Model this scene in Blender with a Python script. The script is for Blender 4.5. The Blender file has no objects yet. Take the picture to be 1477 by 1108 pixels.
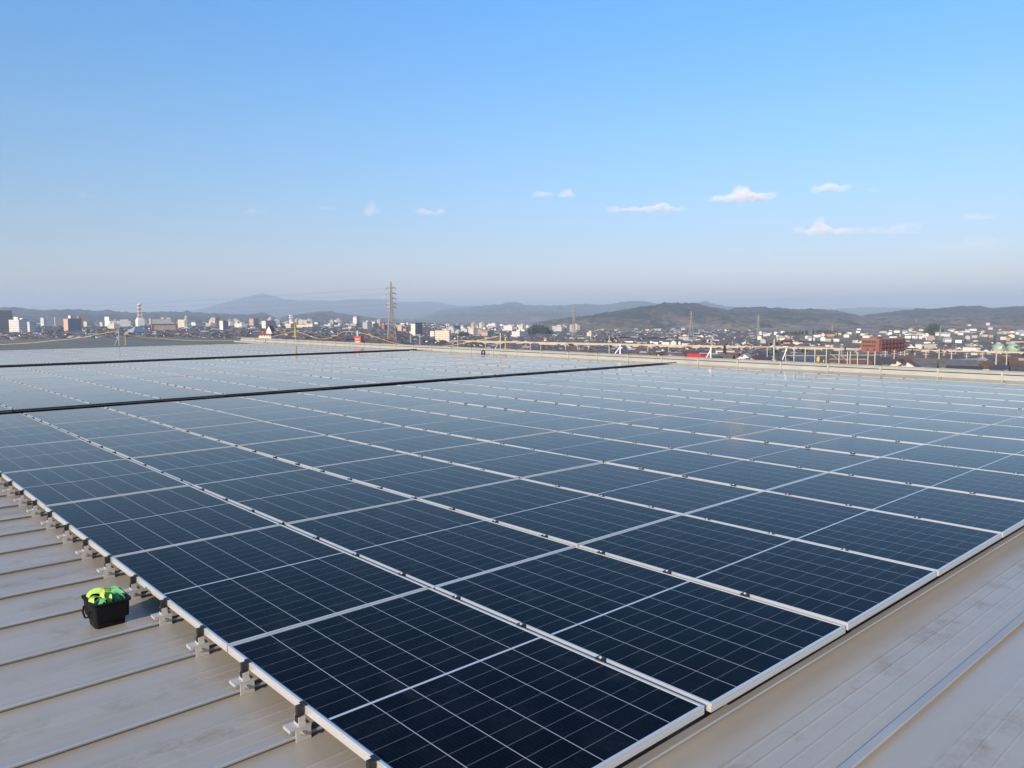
import bpy, bmesh, math, random
from mathutils import Vector, Matrix, noise
R_ = math.radians
random.seed(7)
scene = bpy.context.scene
COL = scene.collection

# ------------------------------------------------------------------ camera
# roof frame: x runs along the panel rows, y across them, z = 0 is the panel tops
CAMPOS = Vector((1.62361, -1.33145, 1.48243))
ROT = ((0.67137016, 0.74110986, -0.00427574), (0.06223307, -0.06212386, -0.99612633), (-0.73850468, 0.6685034, -0.08782965))
FPX = 1133.369
RT, DN, FW = (Vector(r) for r in ROT)
cam = bpy.data.cameras.new("camera"); camo = bpy.data.objects.new("camera", cam); COL.objects.link(camo)
cam.sensor_width = 36.0; cam.lens = FPX / 1477 * 36.0; cam.clip_start = 0.05; cam.clip_end = 90000
M = Matrix((RT, -DN, -FW)).transposed().to_4x4(); M.translation = CAMPOS
camo.matrix_world = M
scene.camera = camo
HOR = 455.0

# ------------------------------------------------------------------ sky, sun, exposure
SUN_EL = R_(19.0)
SUN_H = Vector((0.30, -0.954, 0)).normalized()          # horizontal direction towards the sun
w = bpy.data.worlds.new("World"); scene.world = w; w.use_nodes = True
nt = w.node_tree; bg = nt.nodes["Background"]
sky = nt.nodes.new("ShaderNodeTexSky"); sky.sky_type = 'NISHITA'; sky.sun_disc = False
sky.sun_elevation = SUN_EL; sky.sun_rotation = math.atan2(SUN_H.x, SUN_H.y)
sky.altitude = 200; sky.air_density = 1.0; sky.dust_density = 0.4; sky.ozone_density = 1.2
# hazy spring air: the clear-sky model is toned down towards the horizon and deepened overhead
geo = nt.nodes.new("ShaderNodeTexCoord"); sp = nt.nodes.new("ShaderNodeSeparateXYZ"); nt.links.new(geo.outputs["Generated"], sp.inputs[0])
rp = nt.nodes.new("ShaderNodeValToRGB"); nt.links.new(sp.outputs[2], rp.inputs[0]); el = rp.color_ramp.elements
SKYT = ((0.0, (.60, .56, .68)), (.048, (.57, .545, .68)), (.092, (.52, .555, .70)), (.136, (.51, .61, .76)), (.22, (.50, .71, .89)), (.30, (.455, .77, 1.03)), (.38, (.42, .84, 1.19)))
while len(el) < len(SKYT): el.new(.5)
for e, (p, c) in zip(el, SKYT): e.position = p; e.color = (*c, 1)
mx = nt.nodes.new("ShaderNodeMix"); mx.data_type = 'RGBA'; mx.blend_type = 'MULTIPLY'; mx.clamp_result = False; mx.inputs[0].default_value = 1.0
nt.links.new(sky.outputs[0], mx.inputs[6]); nt.links.new(rp.outputs[0], mx.inputs[7])
nt.links.new(mx.outputs[2], bg.inputs[0]); bg.inputs[1].default_value = 0.127
sl = bpy.data.lights.new("sun", 'SUN'); so = bpy.data.objects.new("sun", sl); COL.objects.link(so)
sl.energy = 4.6; sl.angle = R_(0.5); sl.color = (1.0, 0.82, 0.62)
sd = Vector((SUN_H.x * math.cos(SUN_EL), SUN_H.y * math.cos(SUN_EL), math.sin(SUN_EL)))
so.rotation_euler = sd.to_track_quat('Z', 'Y').to_euler()
scene.view_settings.view_transform = 'Standard'; scene.view_settings.look = 'None'
scene.view_settings.exposure = 0.68; scene.view_settings.gamma = 1.0
cy = scene.cycles
cy.max_bounces = 24; cy.diffuse_bounces = 2; cy.glossy_bounces = 3; cy.volume_bounces = 24; cy.transparent_max_bounces = 8
cy.caustics_reflective = False; cy.caustics_refractive = False

# ------------------------------------------------------------------ picture to place helpers
def at(px, py, d):
    """point seen at photo pixel px, py at forward distance d"""
    return CAMPOS + RT * ((px - 738.5) / FPX * d) + DN * ((py - 554) / FPX * d) + FW * d
def onz(px, py, z):
    v = RT * ((px - 738.5) / FPX) + DN * ((py - 554) / FPX) + FW
    return CAMPOS + v * ((z - CAMPOS.z) / v.z)
def pix(p):
    q = Vector(p) - CAMPOS; d = q.dot(FW)
    return (738.5 + FPX * q.dot(RT) / d, 554 + FPX * q.dot(DN) / d, d)
def pxw(n, d): return n / FPX * d
def smooth(a, b, x):
    t = max(0.0, min(1.0, (x - a) / (b - a))); return t * t * (3 - 2 * t)
def gz(x, y):
    r = math.hypot(x - CAMPOS.x, y - CAMPOS.y)
    q = Vector((x - CAMPOS.x, y - CAMPOS.y, 0)); f = q.dot(FW)
    left = 1 - smooth(-.21, -.03, q.dot(RT) / f) if f > 1 else 0.          # the plain lies higher towards the town centre
    return -18 - (27 - 14 * left) * smooth(90, 1000, r)

# ------------------------------------------------------------------ materials
class NT:
    def __init__(s, name):
        s.m = bpy.data.materials.new(name); s.m.use_nodes = True; s.t = s.m.node_tree
        s.b = s.t.nodes["Principled BSDF"]
    def put(s, sock, v):
        if isinstance(v, bpy.types.NodeSocket): s.t.links.new(v, sock)
        elif v is not None: sock.default_value = v
    def n(s, typ, **kw):
        o = s.t.nodes.new(typ)
        for k, v in kw.items(): setattr(o, k, v)
        return o
    def math(s, op, a, b=None, c=None):
        o = s.n("ShaderNodeMath", operation=op)
        s.put(o.inputs[0], a); s.put(o.inputs[1], b); s.put(o.inputs[2], c)
        return o.outputs[0]
    def coord(s, what="Object"): return s.n("ShaderNodeTexCoord").outputs[what]
    def xyz(s, v):
        o = s.n("ShaderNodeSeparateXYZ"); s.put(o.inputs[0], v); return o.outputs
    def noise(s, vec, scale, detail=4, rough=.55, out="Fac", stretch=None):
        if stretch:
            mp = s.n("ShaderNodeMapping"); s.put(mp.inputs["Vector"], vec); mp.inputs["Scale"].default_value = stretch; vec = mp.outputs[0]
        o = s.n("ShaderNodeTexNoise"); s.put(o.inputs["Vector"], vec)
        o.inputs["Scale"].default_value = scale; o.inputs["Detail"].default_value = detail; o.inputs["Roughness"].default_value = rough
        return o.outputs[out]
    def ramp(s, fac, stops):
        o = s.n("ShaderNodeValToRGB"); s.put(o.inputs[0], fac); e = o.color_ramp.elements
        while len(e) < len(stops): e.new(0.5)
        for k, (p, c) in enumerate(stops):
            e[k].position = p; e[k].color = (c[0], c[1], c[2], 1) if isinstance(c, tuple) else (c, c, c, 1)
        return o.outputs[0]
    def mix(s, f, a, b):
        o = s.n("ShaderNodeMix", data_type='RGBA')
        s.put(o.inputs[0], f)
        for k, v in ((6, a), (7, b)): s.put(o.inputs[k], (v[0], v[1], v[2], 1) if isinstance(v, tuple) else v)
        return o.outputs[2]
    def out(s, base=None, rough=None, metal=None, ior=None, normal=None, spec=None):
        if isinstance(base, tuple): base = (base[0], base[1], base[2], 1)
        for k, v in (("Base Color", base), ("Roughness", rough), ("Metallic", metal), ("IOR", ior), ("Normal", normal), ("Specular IOR Level", spec)):
            s.put(s.b.inputs[k], v)
        return s.m
    def bump(s, h, strength=.3, dist=.01):
        o = s.n("ShaderNodeBump"); o.inputs["Strength"].default_value = strength; o.inputs["Distance"].default_value = dist
        s.put(o.inputs["Height"], h); return o.outputs[0]
MATS = {}
def plain(name, col, rough=.6, metal=0., var=.18, scale=6., spec=.5):
    """plain surface with slight uneven tone"""
    if name in MATS: return MATS[name]
    k = NT(name); f = k.noise(k.coord(), scale, 5)
    a = tuple(c * (1 - var) for c in col); b = tuple(min(1, c * (1 + var)) for c in col)
    MATS[name] = k.out(k.ramp(f, [(.3, a), (.7, b)]), rough, metal, spec=spec)
    return MATS[name]

def mat_panel():
    k = NT("solar_glass"); o = k.xyz(k.coord()); x, y = o[0], o[1]
    # six columns of cells across, two halves of nine half cells along
    ty = k.math('FRACT', k.math('DIVIDE', k.math('SUBTRACT', y, 0.0165), 0.182))
    dy = k.math('MULTIPLY', k.math('MINIMUM', ty, k.math('SUBTRACT', 1.0, ty)), 0.182)
    ly = k.math('LESS_THAN', dy, 0.0017)
    xc = k.math('SUBTRACT', k.math('ABSOLUTE', k.math('SUBTRACT', x, 0.881)), 0.0065)
    tx = k.math('FRACT', k.math('DIVIDE', xc, 0.0955))
    dx = k.math('MULTIPLY', k.math('MINIMUM', tx, k.math('SUBTRACT', 1.0, tx)), 0.0955)
    lx = k.math('LESS_THAN', dx, 0.0010)
    mid = k.math('LESS_THAN', xc, 0.0)
    bus = k.math('FRACT', k.math('DIVIDE', y, 0.0182))
    lb = k.math('LESS_THAN', bus, 0.05)
    dust = k.noise(k.coord(), 5.0, 6, .65)
    grime = k.noise(k.coord(), 60.0, 3, .6)
    cell = k.ramp(dust, [(.3, (.0016, .0030, .0070)), (.75, (.0032, .0058, .0115))])
    cell = k.mix(k.math('MULTIPLY', lb, .45), cell, (.025, .034, .05))
    tone = k.n("ShaderNodeObjectInfo").outputs["Random"]
    cell = k.mix(k.math('MULTIPLY', k.math('MULTIPLY', k.ramp(dust, [(.45, 0.), (.8, 1.)]), tone), .05), cell, (.20, .19, .17))
    av = k.n("ShaderNodeVectorMath", operation='ADD'); k.put(av.inputs[0], k.coord()); cv = k.n("ShaderNodeCombineXYZ"); k.put(cv.inputs[0], k.math('MULTIPLY', tone, 37.)); k.put(cv.inputs[1], k.math('MULTIPLY', tone, 91.)); k.put(av.inputs[1], cv.outputs[0])
    vo = k.n("ShaderNodeTexVoronoi"); k.put(vo.inputs["Vector"], av.outputs[0]); vo.inputs["Scale"].default_value = 2.6
    cell = k.mix(k.math('MULTIPLY', k.math('LESS_THAN', vo.outputs["Distance"], k.math('MULTIPLY', grime, .030)), .55), cell, (.42, .41, .39))
    smear = k.ramp(k.noise(av.outputs[0], 2.2, 8, .72, stretch=(1., 2.4, 1)), [(.56, 0.), (.70, 1.)])
    cell = k.mix(k.math('MULTIPLY', smear, .035), cell, (.30, .29, .27))
    speck = k.math('MULTIPLY', k.math('GREATER_THAN', k.math('MULTIPLY', grime, dust), .43), .05)
    cell = k.mix(speck, cell, (.3, .28, .24))
    c = k.mix(k.math('MULTIPLY', lx, .55), cell, (.30, .33, .36))
    c = k.mix(ly, c, (.42, .45, .47))
    c = k.mix(mid, c, (.48, .53, .60))
    # dark cells under textured, slightly dusty anti-reflection glass
    k.t.nodes.remove(k.b)
    df = k.n("ShaderNodeBsdfDiffuse"); k.put(df.inputs["Color"], c)
    gl = k.n("ShaderNodeBsdfGlossy"); gl.inputs["Color"].default_value = (.85, .81, .77, 1); k.put(gl.inputs["Roughness"], k.ramp(dust, [(.3, .06), (.8, .12)]))
    fr = k.n("ShaderNodeFresnel"); fr.inputs["IOR"].default_value = 1.36
    ms = k.n("ShaderNodeMixShader"); k.put(ms.inputs[0], k.math('MULTIPLY', k.math('POWER', fr.outputs[0], 1.75), 1.90)); k.put(ms.inputs[1], df.outputs[0]); k.put(ms.inputs[2], gl.outputs[0])
    out = [n for n in k.t.nodes if n.bl_idname == "ShaderNodeOutputMaterial"][0]; k.t.links.new(ms.outputs[0], out.inputs["Surface"])
    return k.m
def mat_alu(name, col, rough, metal):
    k = NT(name); f = k.noise(k.coord(), 30, 3, stretch=(1, 12, 12))
    return k.out(k.ramp(f, [(.3, tuple(c * .93 for c in col)), (.7, col)]), rough, metal)
def mat_roof():
    k = NT("bronze_roof_metal"); co = k.coord()
    st = k.noise(co, 1.2, 6, .65, stretch=(2.5, .35, 1)); bl = k.noise(co, 4.0, 7, .7); fine = k.noise(co, 35., 6, .7, stretch=(1, .5, 1))
    base = k.ramp(st, [(.25, (.400, .358, .298)), (.75, (.485, .440, .372))])
    # footprints and dirt on the stiffened middle of each pan
    x = k.xyz(co)[0]
    t = k.math('ABSOLUTE', k.math('SUBTRACT', k.math('FRACT', k.math('DIVIDE', k.math('SUBTRACT', .4550, x), .505)), .48))
    band = k.math('SUBTRACT', 1.0, k.math('MULTIPLY', t, 3.6)); band.node.use_clamp = True
    d = k.math('MULTIPLY', band, k.math('MULTIPLY', k.ramp(bl, [(.46, 0.), (.62, 1.)]), k.ramp(fine, [(.35, .1), (.6, 1.)])))
    base = k.mix(k.math('MULTIPLY', d, .62), base, (.23, .19, .15))
    scr = k.ramp(k.noise(co, 2.2, 8, .75, stretch=(.6, 3.0, 1)), [(.66, 0.), (.72, 1.)])
    base = k.mix(k.math('MULTIPLY', scr, .25), base, (.30, .28, .26))
    rough = k.math('ADD', k.ramp(bl, [(.2, .30), (.8, .42)]), k.math('MULTIPLY', d, .2))
    k.out(base, rough, .18, normal=k.bump(k.noise(co, 3.0, 3, stretch=(2., .5, 1)), .06, .02))
    k.b.inputs["Specular IOR Level"].default_value = .42
    return k.m
def mat_facade(name, col, win=(.10, .105, .115), fl=3.0, bay=2.6, wv=(.36, .74), wh=(.24, .72), rough=.8):
    """wall with window openings, by storey and bay"""
    if name in MATS: return MATS[name]
    k = NT(name); co = k.coord(); o = k.xyz(co)
    fz = k.math('FRACT', k.math('DIVIDE', o[2], fl)); fh = k.math('FRACT', k.math('DIVIDE', k.math('ADD', o[0], o[1]), bay))
    m = k.math('MULTIPLY', k.math('MULTIPLY', k.math('GREATER_THAN', fz, wv[0]), k.math('LESS_THAN', fz, wv[1])),
               k.math('MULTIPLY', k.math('GREATER_THAN', fh, wh[0]), k.math('LESS_THAN', fh, wh[1])))
    nz = k.math('LESS_THAN', k.math('ABSOLUTE', k.xyz(k.n("ShaderNodeNewGeometry").outputs["Normal"])[2]), .5)
    m = k.math('MULTIPLY', m, nz)
    wall = k.ramp(k.noise(co, .25, 5), [(.3, tuple(c * .86 for c in col)), (.7, col)])
    k.out(k.mix(m, wall, win), k.math('SUBTRACT', rough, k.math('MULTIPLY', m, rough - .25)))
    MATS[name] = k.m
    return k.m

GLASS = mat_panel(); ALU = mat_alu("anodised_aluminium", (.82, .79, .73), .34, .60); ZINC = mat_alu("zinc_steel", (.62, .61, .59), .40, .45)
BLACK = plain("black_plastic", (.012, .012, .013), .45); ROOF = mat_roof()

# ------------------------------------------------------------------ mesh helpers
class MB:
    """collects shapes for ONE mesh object"""
    def __init__(s): s.v = []; s.f = []; s.mi = []; s.k = 0
    def quad(s, *ps):
        n = len(s.v); s.v += [tuple(p) for p in ps]; s.f.append(tuple(range(n, n + len(ps)))); s.mi.append(s.k)
    def raw(s, vs, fs):
        n = len(s.v); s.v += [tuple(p) for p in vs]; s.f += [tuple(i + n for i in f) for f in fs]; s.mi += [s.k] * len(fs)
    def box(s, x0, x1, y0, y1, z0, z1, mtx=None):
        vs = [Vector((x, y, z)) for z in (z0, z1) for y in (y0, y1) for x in (x0, x1)]
        if mtx: vs = [mtx @ v for v in vs]
        s.raw(vs, [(0, 2, 3, 1), (4, 5, 7, 6), (0, 1, 5, 4), (2, 6, 7, 3), (1, 3, 7, 5), (0, 4, 6, 2)])
    def tube(s, pts, r, n=6, r1=None, caps=True):
        pts = [Vector(p) for p in pts]; m = len(pts); vs = []
        for i, p in enumerate(pts):
            t = (pts[min(i + 1, m - 1)] - pts[max(i - 1, 0)]).normalized()
            a = t.cross(Vector((0, 0, 1)) if abs(t.z) < .9 else Vector((1, 0, 0))).normalized(); b = t.cross(a)
            rr = r if r1 is None else r + (r1 - r) * i / max(1, m - 1)
            vs += [p + (a * math.cos(6.28318 * j / n) + b * math.sin(6.28318 * j / n)) * rr for j in range(n)]
        fs = [(i * n + j, i * n + (j + 1) % n, (i + 1) * n + (j + 1) % n, (i + 1) * n + j) for i in range(m - 1) for j in range(n)]
        if caps: fs += [tuple(range(n)), tuple((m - 1) * n + j for j in reversed(range(n)))]
        s.raw(vs, fs)
    def lathe(s, prof, c=(0, 0, 0), n=16):
        c = Vector(c); m = len(prof)
        vs = [c + Vector((r * math.cos(6.28318 * j / n), r * math.sin(6.28318 * j / n), z)) for r, z in prof for j in range(n)]
        fs = [(i * n + j, i * n + (j + 1) % n, (i + 1) * n + (j + 1) % n, (i + 1) * n + j) for i in range(m - 1) for j in range(n)]
        s.raw(vs, fs + [tuple(reversed(range(n))), tuple((m - 1) * n + j for j in range(n))])
    def mesh(s, name, mats, sm=False):
        me = bpy.data.meshes.new(name); me.from_pydata(s.v, [], s.f)
        for m in (mats if isinstance(mats, (list, tuple)) else [mats]): me.materials.append(m)
        me.polygons.foreach_set("material_index", s.mi)
        if sm: me.polygons.foreach_set("use_smooth", [True] * len(s.f))
        me.update(); return me
    def build(s, name, mats, parent=None, loc=None, sm=False):
        return ob(name, s.mesh(name, mats, sm), parent, loc)
def ob(name, me, parent=None, loc=None):
    o = bpy.data.objects.new(name, me); COL.objects.link(o)
    if parent: o.parent = parent
    if loc is not None: o.location = loc
    return o
def tag(o, label=None, cat=None, group=None, kind=None):
    for k, v in (("label", label), ("category", cat), ("group", group), ("kind", kind)):
        if v: o[k] = v
    return o
def thing(name, label, cat, loc=(0, 0, 0), group=None, rz=0.):
    o = bpy.data.objects.new(name, None); COL.objects.link(o); o.location = loc; o.rotation_euler.z = rz
    o.empty_display_size = .1
    return tag(o, label, cat, group)
KIDS = {}
def dup(root, loc, rz=None, label=None, scale=None):
    r = root.copy(); COL.objects.link(r); r.location = loc
    if rz is not None: r.rotation_euler.z = rz
    if scale: r.scale = scale
    if label: r["label"] = label
    if root.name not in KIDS: KIDS[root.name] = [(c, list(c.children)) for c in root.children]
    for c, gs in KIDS[root.name]:
        d = c.copy(); COL.objects.link(d); d.parent = r
        for g in gs:
            e = g.copy(); COL.objects.link(e); e.parent = d
    return r
ORD = "zeroth first second third fourth fifth sixth seventh eighth ninth tenth eleventh twelfth thirteenth fourteenth fifteenth sixteenth seventeenth eighteenth nineteenth twentieth".split()
def ordw(n): return ORD[n] if n < len(ORD) else f"{n}th"

# ------------------------------------------------------------------ terrain: ground and hills
def build_ground():
    mb = MB(); rs = [0, 40, 90] + [90 + 910 * (i / 26) for i in range(1, 27)] + [1300, 1800, 2500, 3600, 5500, 9000, 15000, 26000]
    n = 240; vs = []; fs = []
    for r in rs:
        for j in range(n):
            x = CAMPOS.x + r * math.cos(j * 6.28318 / n); y = CAMPOS.y + r * math.sin(j * 6.28318 / n)
            vs.append((x, y, gz(x, y)))
    for i in range(len(rs) - 1):
        for j in range(n): fs.append((i * n + j, i * n + (j + 1) % n, (i + 1) * n + (j + 1) % n, (i + 1) * n + j))
    mb.raw(vs[0:], fs)
    k = NT("town_ground"); co = k.coord()
    a = k.ramp(k.noise(co, .012, 6, .7), [(.35, (.10, .088, .068)), (.5, (.20, .165, .11)), (.65, (.34, .27, .17))])
    c = k.mix(k.ramp(k.noise(co, .09, 4), [(.45, 0.), (.6, .6)]), a, (.05, .05, .05))
    tag(mb.build("ground", k.out(c, .95)), kind="structure")
build_ground()

def mat_hill(name, greens, browns, sc):
    k = NT(name); co = k.coord()
    big = k.noise(co, sc, 6, .62); mid = k.noise(co, sc * 6, 5, .65); fine = k.noise(co, sc * 20, 5, .75)
    c = k.mix(k.ramp(big, [(.38, 0.), (.50, 1.)]), browns, greens)
    c = k.mix(k.ramp(mid, [(.47, 0.), (.58, .8)]), c, tuple(v * .45 for v in browns))
    patch = k.noise(co, sc * 11, 3, .6); c = k.mix(k.ramp(patch, [(.54, 0.), (.60, .75)]), c, tuple(v * .8 for v in greens))
    c = k.mix(k.ramp(fine, [(.38, .75), (.58, 0.)]), c, (.014, .020, .016))
    # fields and cut grass low down
    z = k.xyz(co)[2]
    low = k.math('MULTIPLY', k.math('SUBTRACT', 1.0, k.math('DIVIDE', k.math('ADD', z, 44.), 36.)), k.ramp(mid, [(.42, .1), (.58, 1.)])); low.node.use_clamp = True
    c = k.mix(k.math('MULTIPLY', low, .75), c, (.30, .23, .145))
    return k.out(c, 1.0, spec=.1)
def interp(tab, x):
    if x <= tab[0][0]: return tab[0][1]
    for (a, b), (c, d) in zip(tab, tab[1:]):
        if x <= c:
            t = (x - a) / (c - a); return b + (d - b) * t
    return tab[-1][1]
HILLS = {}
def hill(name, tab, d, foot, back, mat, amp=6., step=3, power=1.6, rows=34, seed=0., gully=1.5):
    x0, x1 = tab[0][0], tab[-1][0]; cols = int((x1 - x0) / step) + 1
    def height(px, t):                                      # t: 0 foot, 1 ridge, 2 back
        zr = at(px, interp(tab, px), d).z; tt = t if t <= 1 else 2 - t
        dist = foot + (d - foot) * t if t <= 1 else d + back * (t - 1)
        p = at(px, HOR, dist)
        base = gz(p.x, p.y) - 3
        q = Vector((p.x / 420, p.y / 420, seed))
        g = noise.fractal(q, .9, 2.1, 5) * gully
        shape = max(0., tt) ** power
        z = base + (zr - base) * shape + (zr - base) * .34 * g * math.sin(math.pi * tt) * (.35 + tt)
        z -= (zr - base) * .30 * (1 - abs(noise.noise(Vector((p.x / 230, p.y / 230, seed + 7)))) * 2.2) * math.sin(math.pi * tt) * (.3 + tt) * gully * .6
        z += amp * noise.noise(Vector((p.x / 55, p.y / 55, seed + 3))) * smooth(.05, .4, tt) + amp * .75 * noise.noise(Vector((p.x / 20, p.y / 20, seed + 5))) * smooth(.05, .4, tt)
        return p, z
    HILLS[len(HILLS)] = (height, foot, d, x0, x1)
    mb = MB(); vs = []; fs = []
    nb = 10; ts = [i / rows for i in range(rows + 1)] + [1 + (i + 1) / nb for i in range(nb)]
    for i in range(cols):
        px = x0 + (x1 - x0) * i / (cols - 1)
        for t in ts:
            p, z = height(px, t); vs.append((p.x, p.y, z))
    m = len(ts)
    fs = [(i * m + j, (i + 1) * m + j, (i + 1) * m + j + 1, i * m + j + 1) for i in range(cols - 1) for j in range(m - 1)]
    mb.raw(vs, fs)
    tag(mb.build(name, mat, sm=True), kind="structure")
H_NEAR = mat_hill("wooded_hill", (.022, .038, .028), (.210, .130, .092), .0022)
H_BROWN = mat_hill("brown_wooded_slope", (.060, .052, .036), (.250, .150, .100), .0030)
H_MID = mat_hill("wooded_hill_far", (.026, .042, .034), (.10, .078, .062), .0012)
hill("hill_terrain", [(690, 474), (745, 470), (800, 461), (850, 455), (900, 446), (940, 440), (965, 437.5), (985, 436.5), (1003, 438), (1030, 443), (1060, 449), (1100, 455), (1150, 463), (1230, 474), (1300, 478)], 4000, 1900, 1500, H_NEAR, 7, step=2, rows=95)
hill("hill_terrain", [(1010, 470), (1040, 452), (1060, 445), (1090, 443), (1120, 444.5), (1150, 446.5), (1175, 445.5), (1195, 447), (1215, 450), (1237, 455), (1260, 463), (1330, 475)], 4700, 2200, 1500, H_NEAR, 7, seed=4, step=2, rows=95)
hill("hill_terrain", [(1190, 474), (1225, 458), (1255, 453.5), (1290, 449), (1320, 446), (1350, 445.5), (1385, 441.5), (1412, 441), (1432, 445), (1450, 444), (1477, 442), (1530, 440), (1620, 444)], 4900, 2300, 1500, H_NEAR, 7, seed=8, step=2, rows=95)
hill("hill_terrain", [(1200, 480), (1245, 471), (1275, 465.5), (1310, 464), (1345, 463), (1385, 463), (1420, 460), (1450, 457.5), (1480, 456.5), (1560, 452), (1640, 455)], 3300, 1700, 900, H_BROWN, 7, seed=12, step=2, rows=95)
hill("hill_terrain", [(-90, 446), (-30, 445), (0, 443.5), (22, 442.8), (46, 445.7), (63, 447.5), (85, 446.7), (104, 446), (125, 447.5), (140, 448.8), (157, 447), (175, 450), (190, 450.7), (215, 450.5), (245, 449.4), (268, 449.4), (298, 452), (330, 453), (360, 454), (380, 451), (392, 456), (411, 464), (430, 469)], 6500, 3200, 2000, H_MID, 10, seed=16)
hill("hill_terrain", [(370, 468), (400, 459), (420, 454), (441, 452.6), (458, 449.5), (470, 448.6), (483, 450), (495, 453), (512, 454), (527, 457), (555, 460), (600, 462), (650, 464), (700, 466), (760, 470)], 7500, 3500, 2000, H_MID, 10, seed=20)
hill("hill_terrain", [(560, 466), (600, 461), (640, 455.5), (665, 455), (700, 453), (730, 452), (770, 448), (800, 449), (840, 452), (900, 460)], 9000, 6000, 2000, H_MID, 12, seed=24)
hill("hill_terrain", [(600, 460), (640, 446), (680, 443), (705, 440), (722, 439), (740, 435.5), (758, 440), (800, 441), (820, 440), (835, 438.5), (850, 438), (865, 440), (880, 439), (895, 436), (910, 434.5), (930, 435), (950, 438), (985, 444), (1002, 440), (1016, 434), (1030, 438), (1048, 442), (1080, 443), (1120, 446), (1160, 450), (1230, 452)], 11000, 7000, 2500, H_MID, 12, seed=28)
hill("hill_terrain", [(250, 452), (285, 447.5), (310, 440), (330, 435.5), (352, 429.5), (366, 426), (380, 423.5), (395, 427), (410, 431.5), (430, 434), (455, 433), (480, 434), (510, 431.5), (545, 432), (580, 436), (615, 435), (630, 436), (660, 441), (690, 441), (720, 443), (780, 445), (900, 448)], 16500, 11500, 3000, H_MID, 16, seed=32, gully=.6)
hill("hill_terrain", [(1130, 450), (1200, 446), (1255, 443), (1300, 444), (1380, 446), (1450, 442), (1500, 441), (1640, 446)], 15000, 11000, 3000, H_MID, 14, seed=36, gully=.6)

# ------------------------------------------------------------------ our roof and the building under it
U0 = 24.0; UC = -39.8; V0 = -14.0; V1 = 18.95; ZR = -0.130; SEAM = .505; SO = .455
def build_roof():
    b = thing("warehouse_building", "long bronze metal standing seam roof carrying the solar arrays", "building", (0, 0, -18))
    mb = MB()
    prof = []                                              # cross-section of all pans, along x
    k0 = int((SO - U0) / SEAM) - 1; k = k0
    while SO - SEAM * k > UC:
        s = SO - SEAM * k                                  # seam centre
        prof += [(s + .006, ZR), (s + .002, ZR + .003), (s + .002, ZR + .013), (s + .018, ZR + .0145), (s + .019, ZR + .021), (s + .016, ZR + .0265), (s - .015, ZR + .0265), (s - .018, ZR + .018), (s - .003, ZR + .015), (s - .003, ZR + .003), (s - .010, ZR)]
        for r in (.092, .169, .245): prof += [(s - r + .007, ZR), (s - r, ZR + .0018), (s - r - .007, ZR)]
        for r in (.312,): prof += [(s - r + .010, ZR), (s - r, ZR + .0015), (s - r - .010, ZR)]
        k += 1
    prof = [(min(x, U0), z) for x, z in prof if x > UC]
    vs = []; ys = [V0 + (V1 - V0) * i / 8 for i in range(9)]
    for x, z in prof: vs += [(x, y, z + 18) for y in ys]
    fs = [(i * 9 + j, i * 9 + j + 1, (i + 1) * 9 + j + 1, (i + 1) * 9 + j) for i in range(len(prof) - 1) for j in range(8)]
    mb.raw(vs, fs)
    mb.mi = [1 if min(prof[i][1], prof[i + 1][1]) > ZR + .012 else 0 for i in range(len(prof) - 1) for j in range(8)]
    k = NT("seam_cap_metal"); cap = k.out(k.ramp(k.noise(k.coord(), 3., 5, stretch=(1, .3, 1)), [(.3, (.36, .345, .325)), (.7, (.46, .445, .42))]), .42, .25)
    mb.build("roof", [ROOF, cap], b)
    wl = MB(); g = .35
    wl.box(UC - 21, U0, V0, V1 + .5, -6, 18 - .40)
    wl.build("wall", plain("grey_cladding", (.42, .42, .41), .7), b)
    # pale flashing and eaves gutter along the far long side
    CREAM = plain("cream_gutter_metal", (.36, .36, .33), .5, 0., .08, 2.)
    e = MB(); xa, xb = UC - 6, U0
    def run(y0, y1, z0, z1): e.box(xa, xb, y0, y1, z0 + 18, z1 + 18)
    run(18.50, 18.93, -.122, -.060); run(18.93, 18.96, -.122, .058); run(18.975, 19.32, -.06, -.04); run(18.935, 18.965, .080, .106)
    run(18.925, 18.972, .106, .116); run(18.952, 18.97, .116, .143); run(18.93, 19.10, .143, .155); run(19.30, 19.33, -.2, .14)
    gut = e.build("gutter", CREAM, b)
    x = -6.84 + 1.365 * 13
    while x > -44:
        s = MB(); s.box(x - .022, x + .022, 18.905, 18.930, -.06 + 18, .168 + 18); s.box(x - .022, x + .022, 18.905, 19.34, .157 + 18, .168 + 18)
        s.box(x - .03, x + .03, 18.80, 18.905, -.058 + 18, -.045 + 18)
        s.build("gutter_bracket", CREAM, gut); x -= 1.365
    return b
build_roof()
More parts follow.
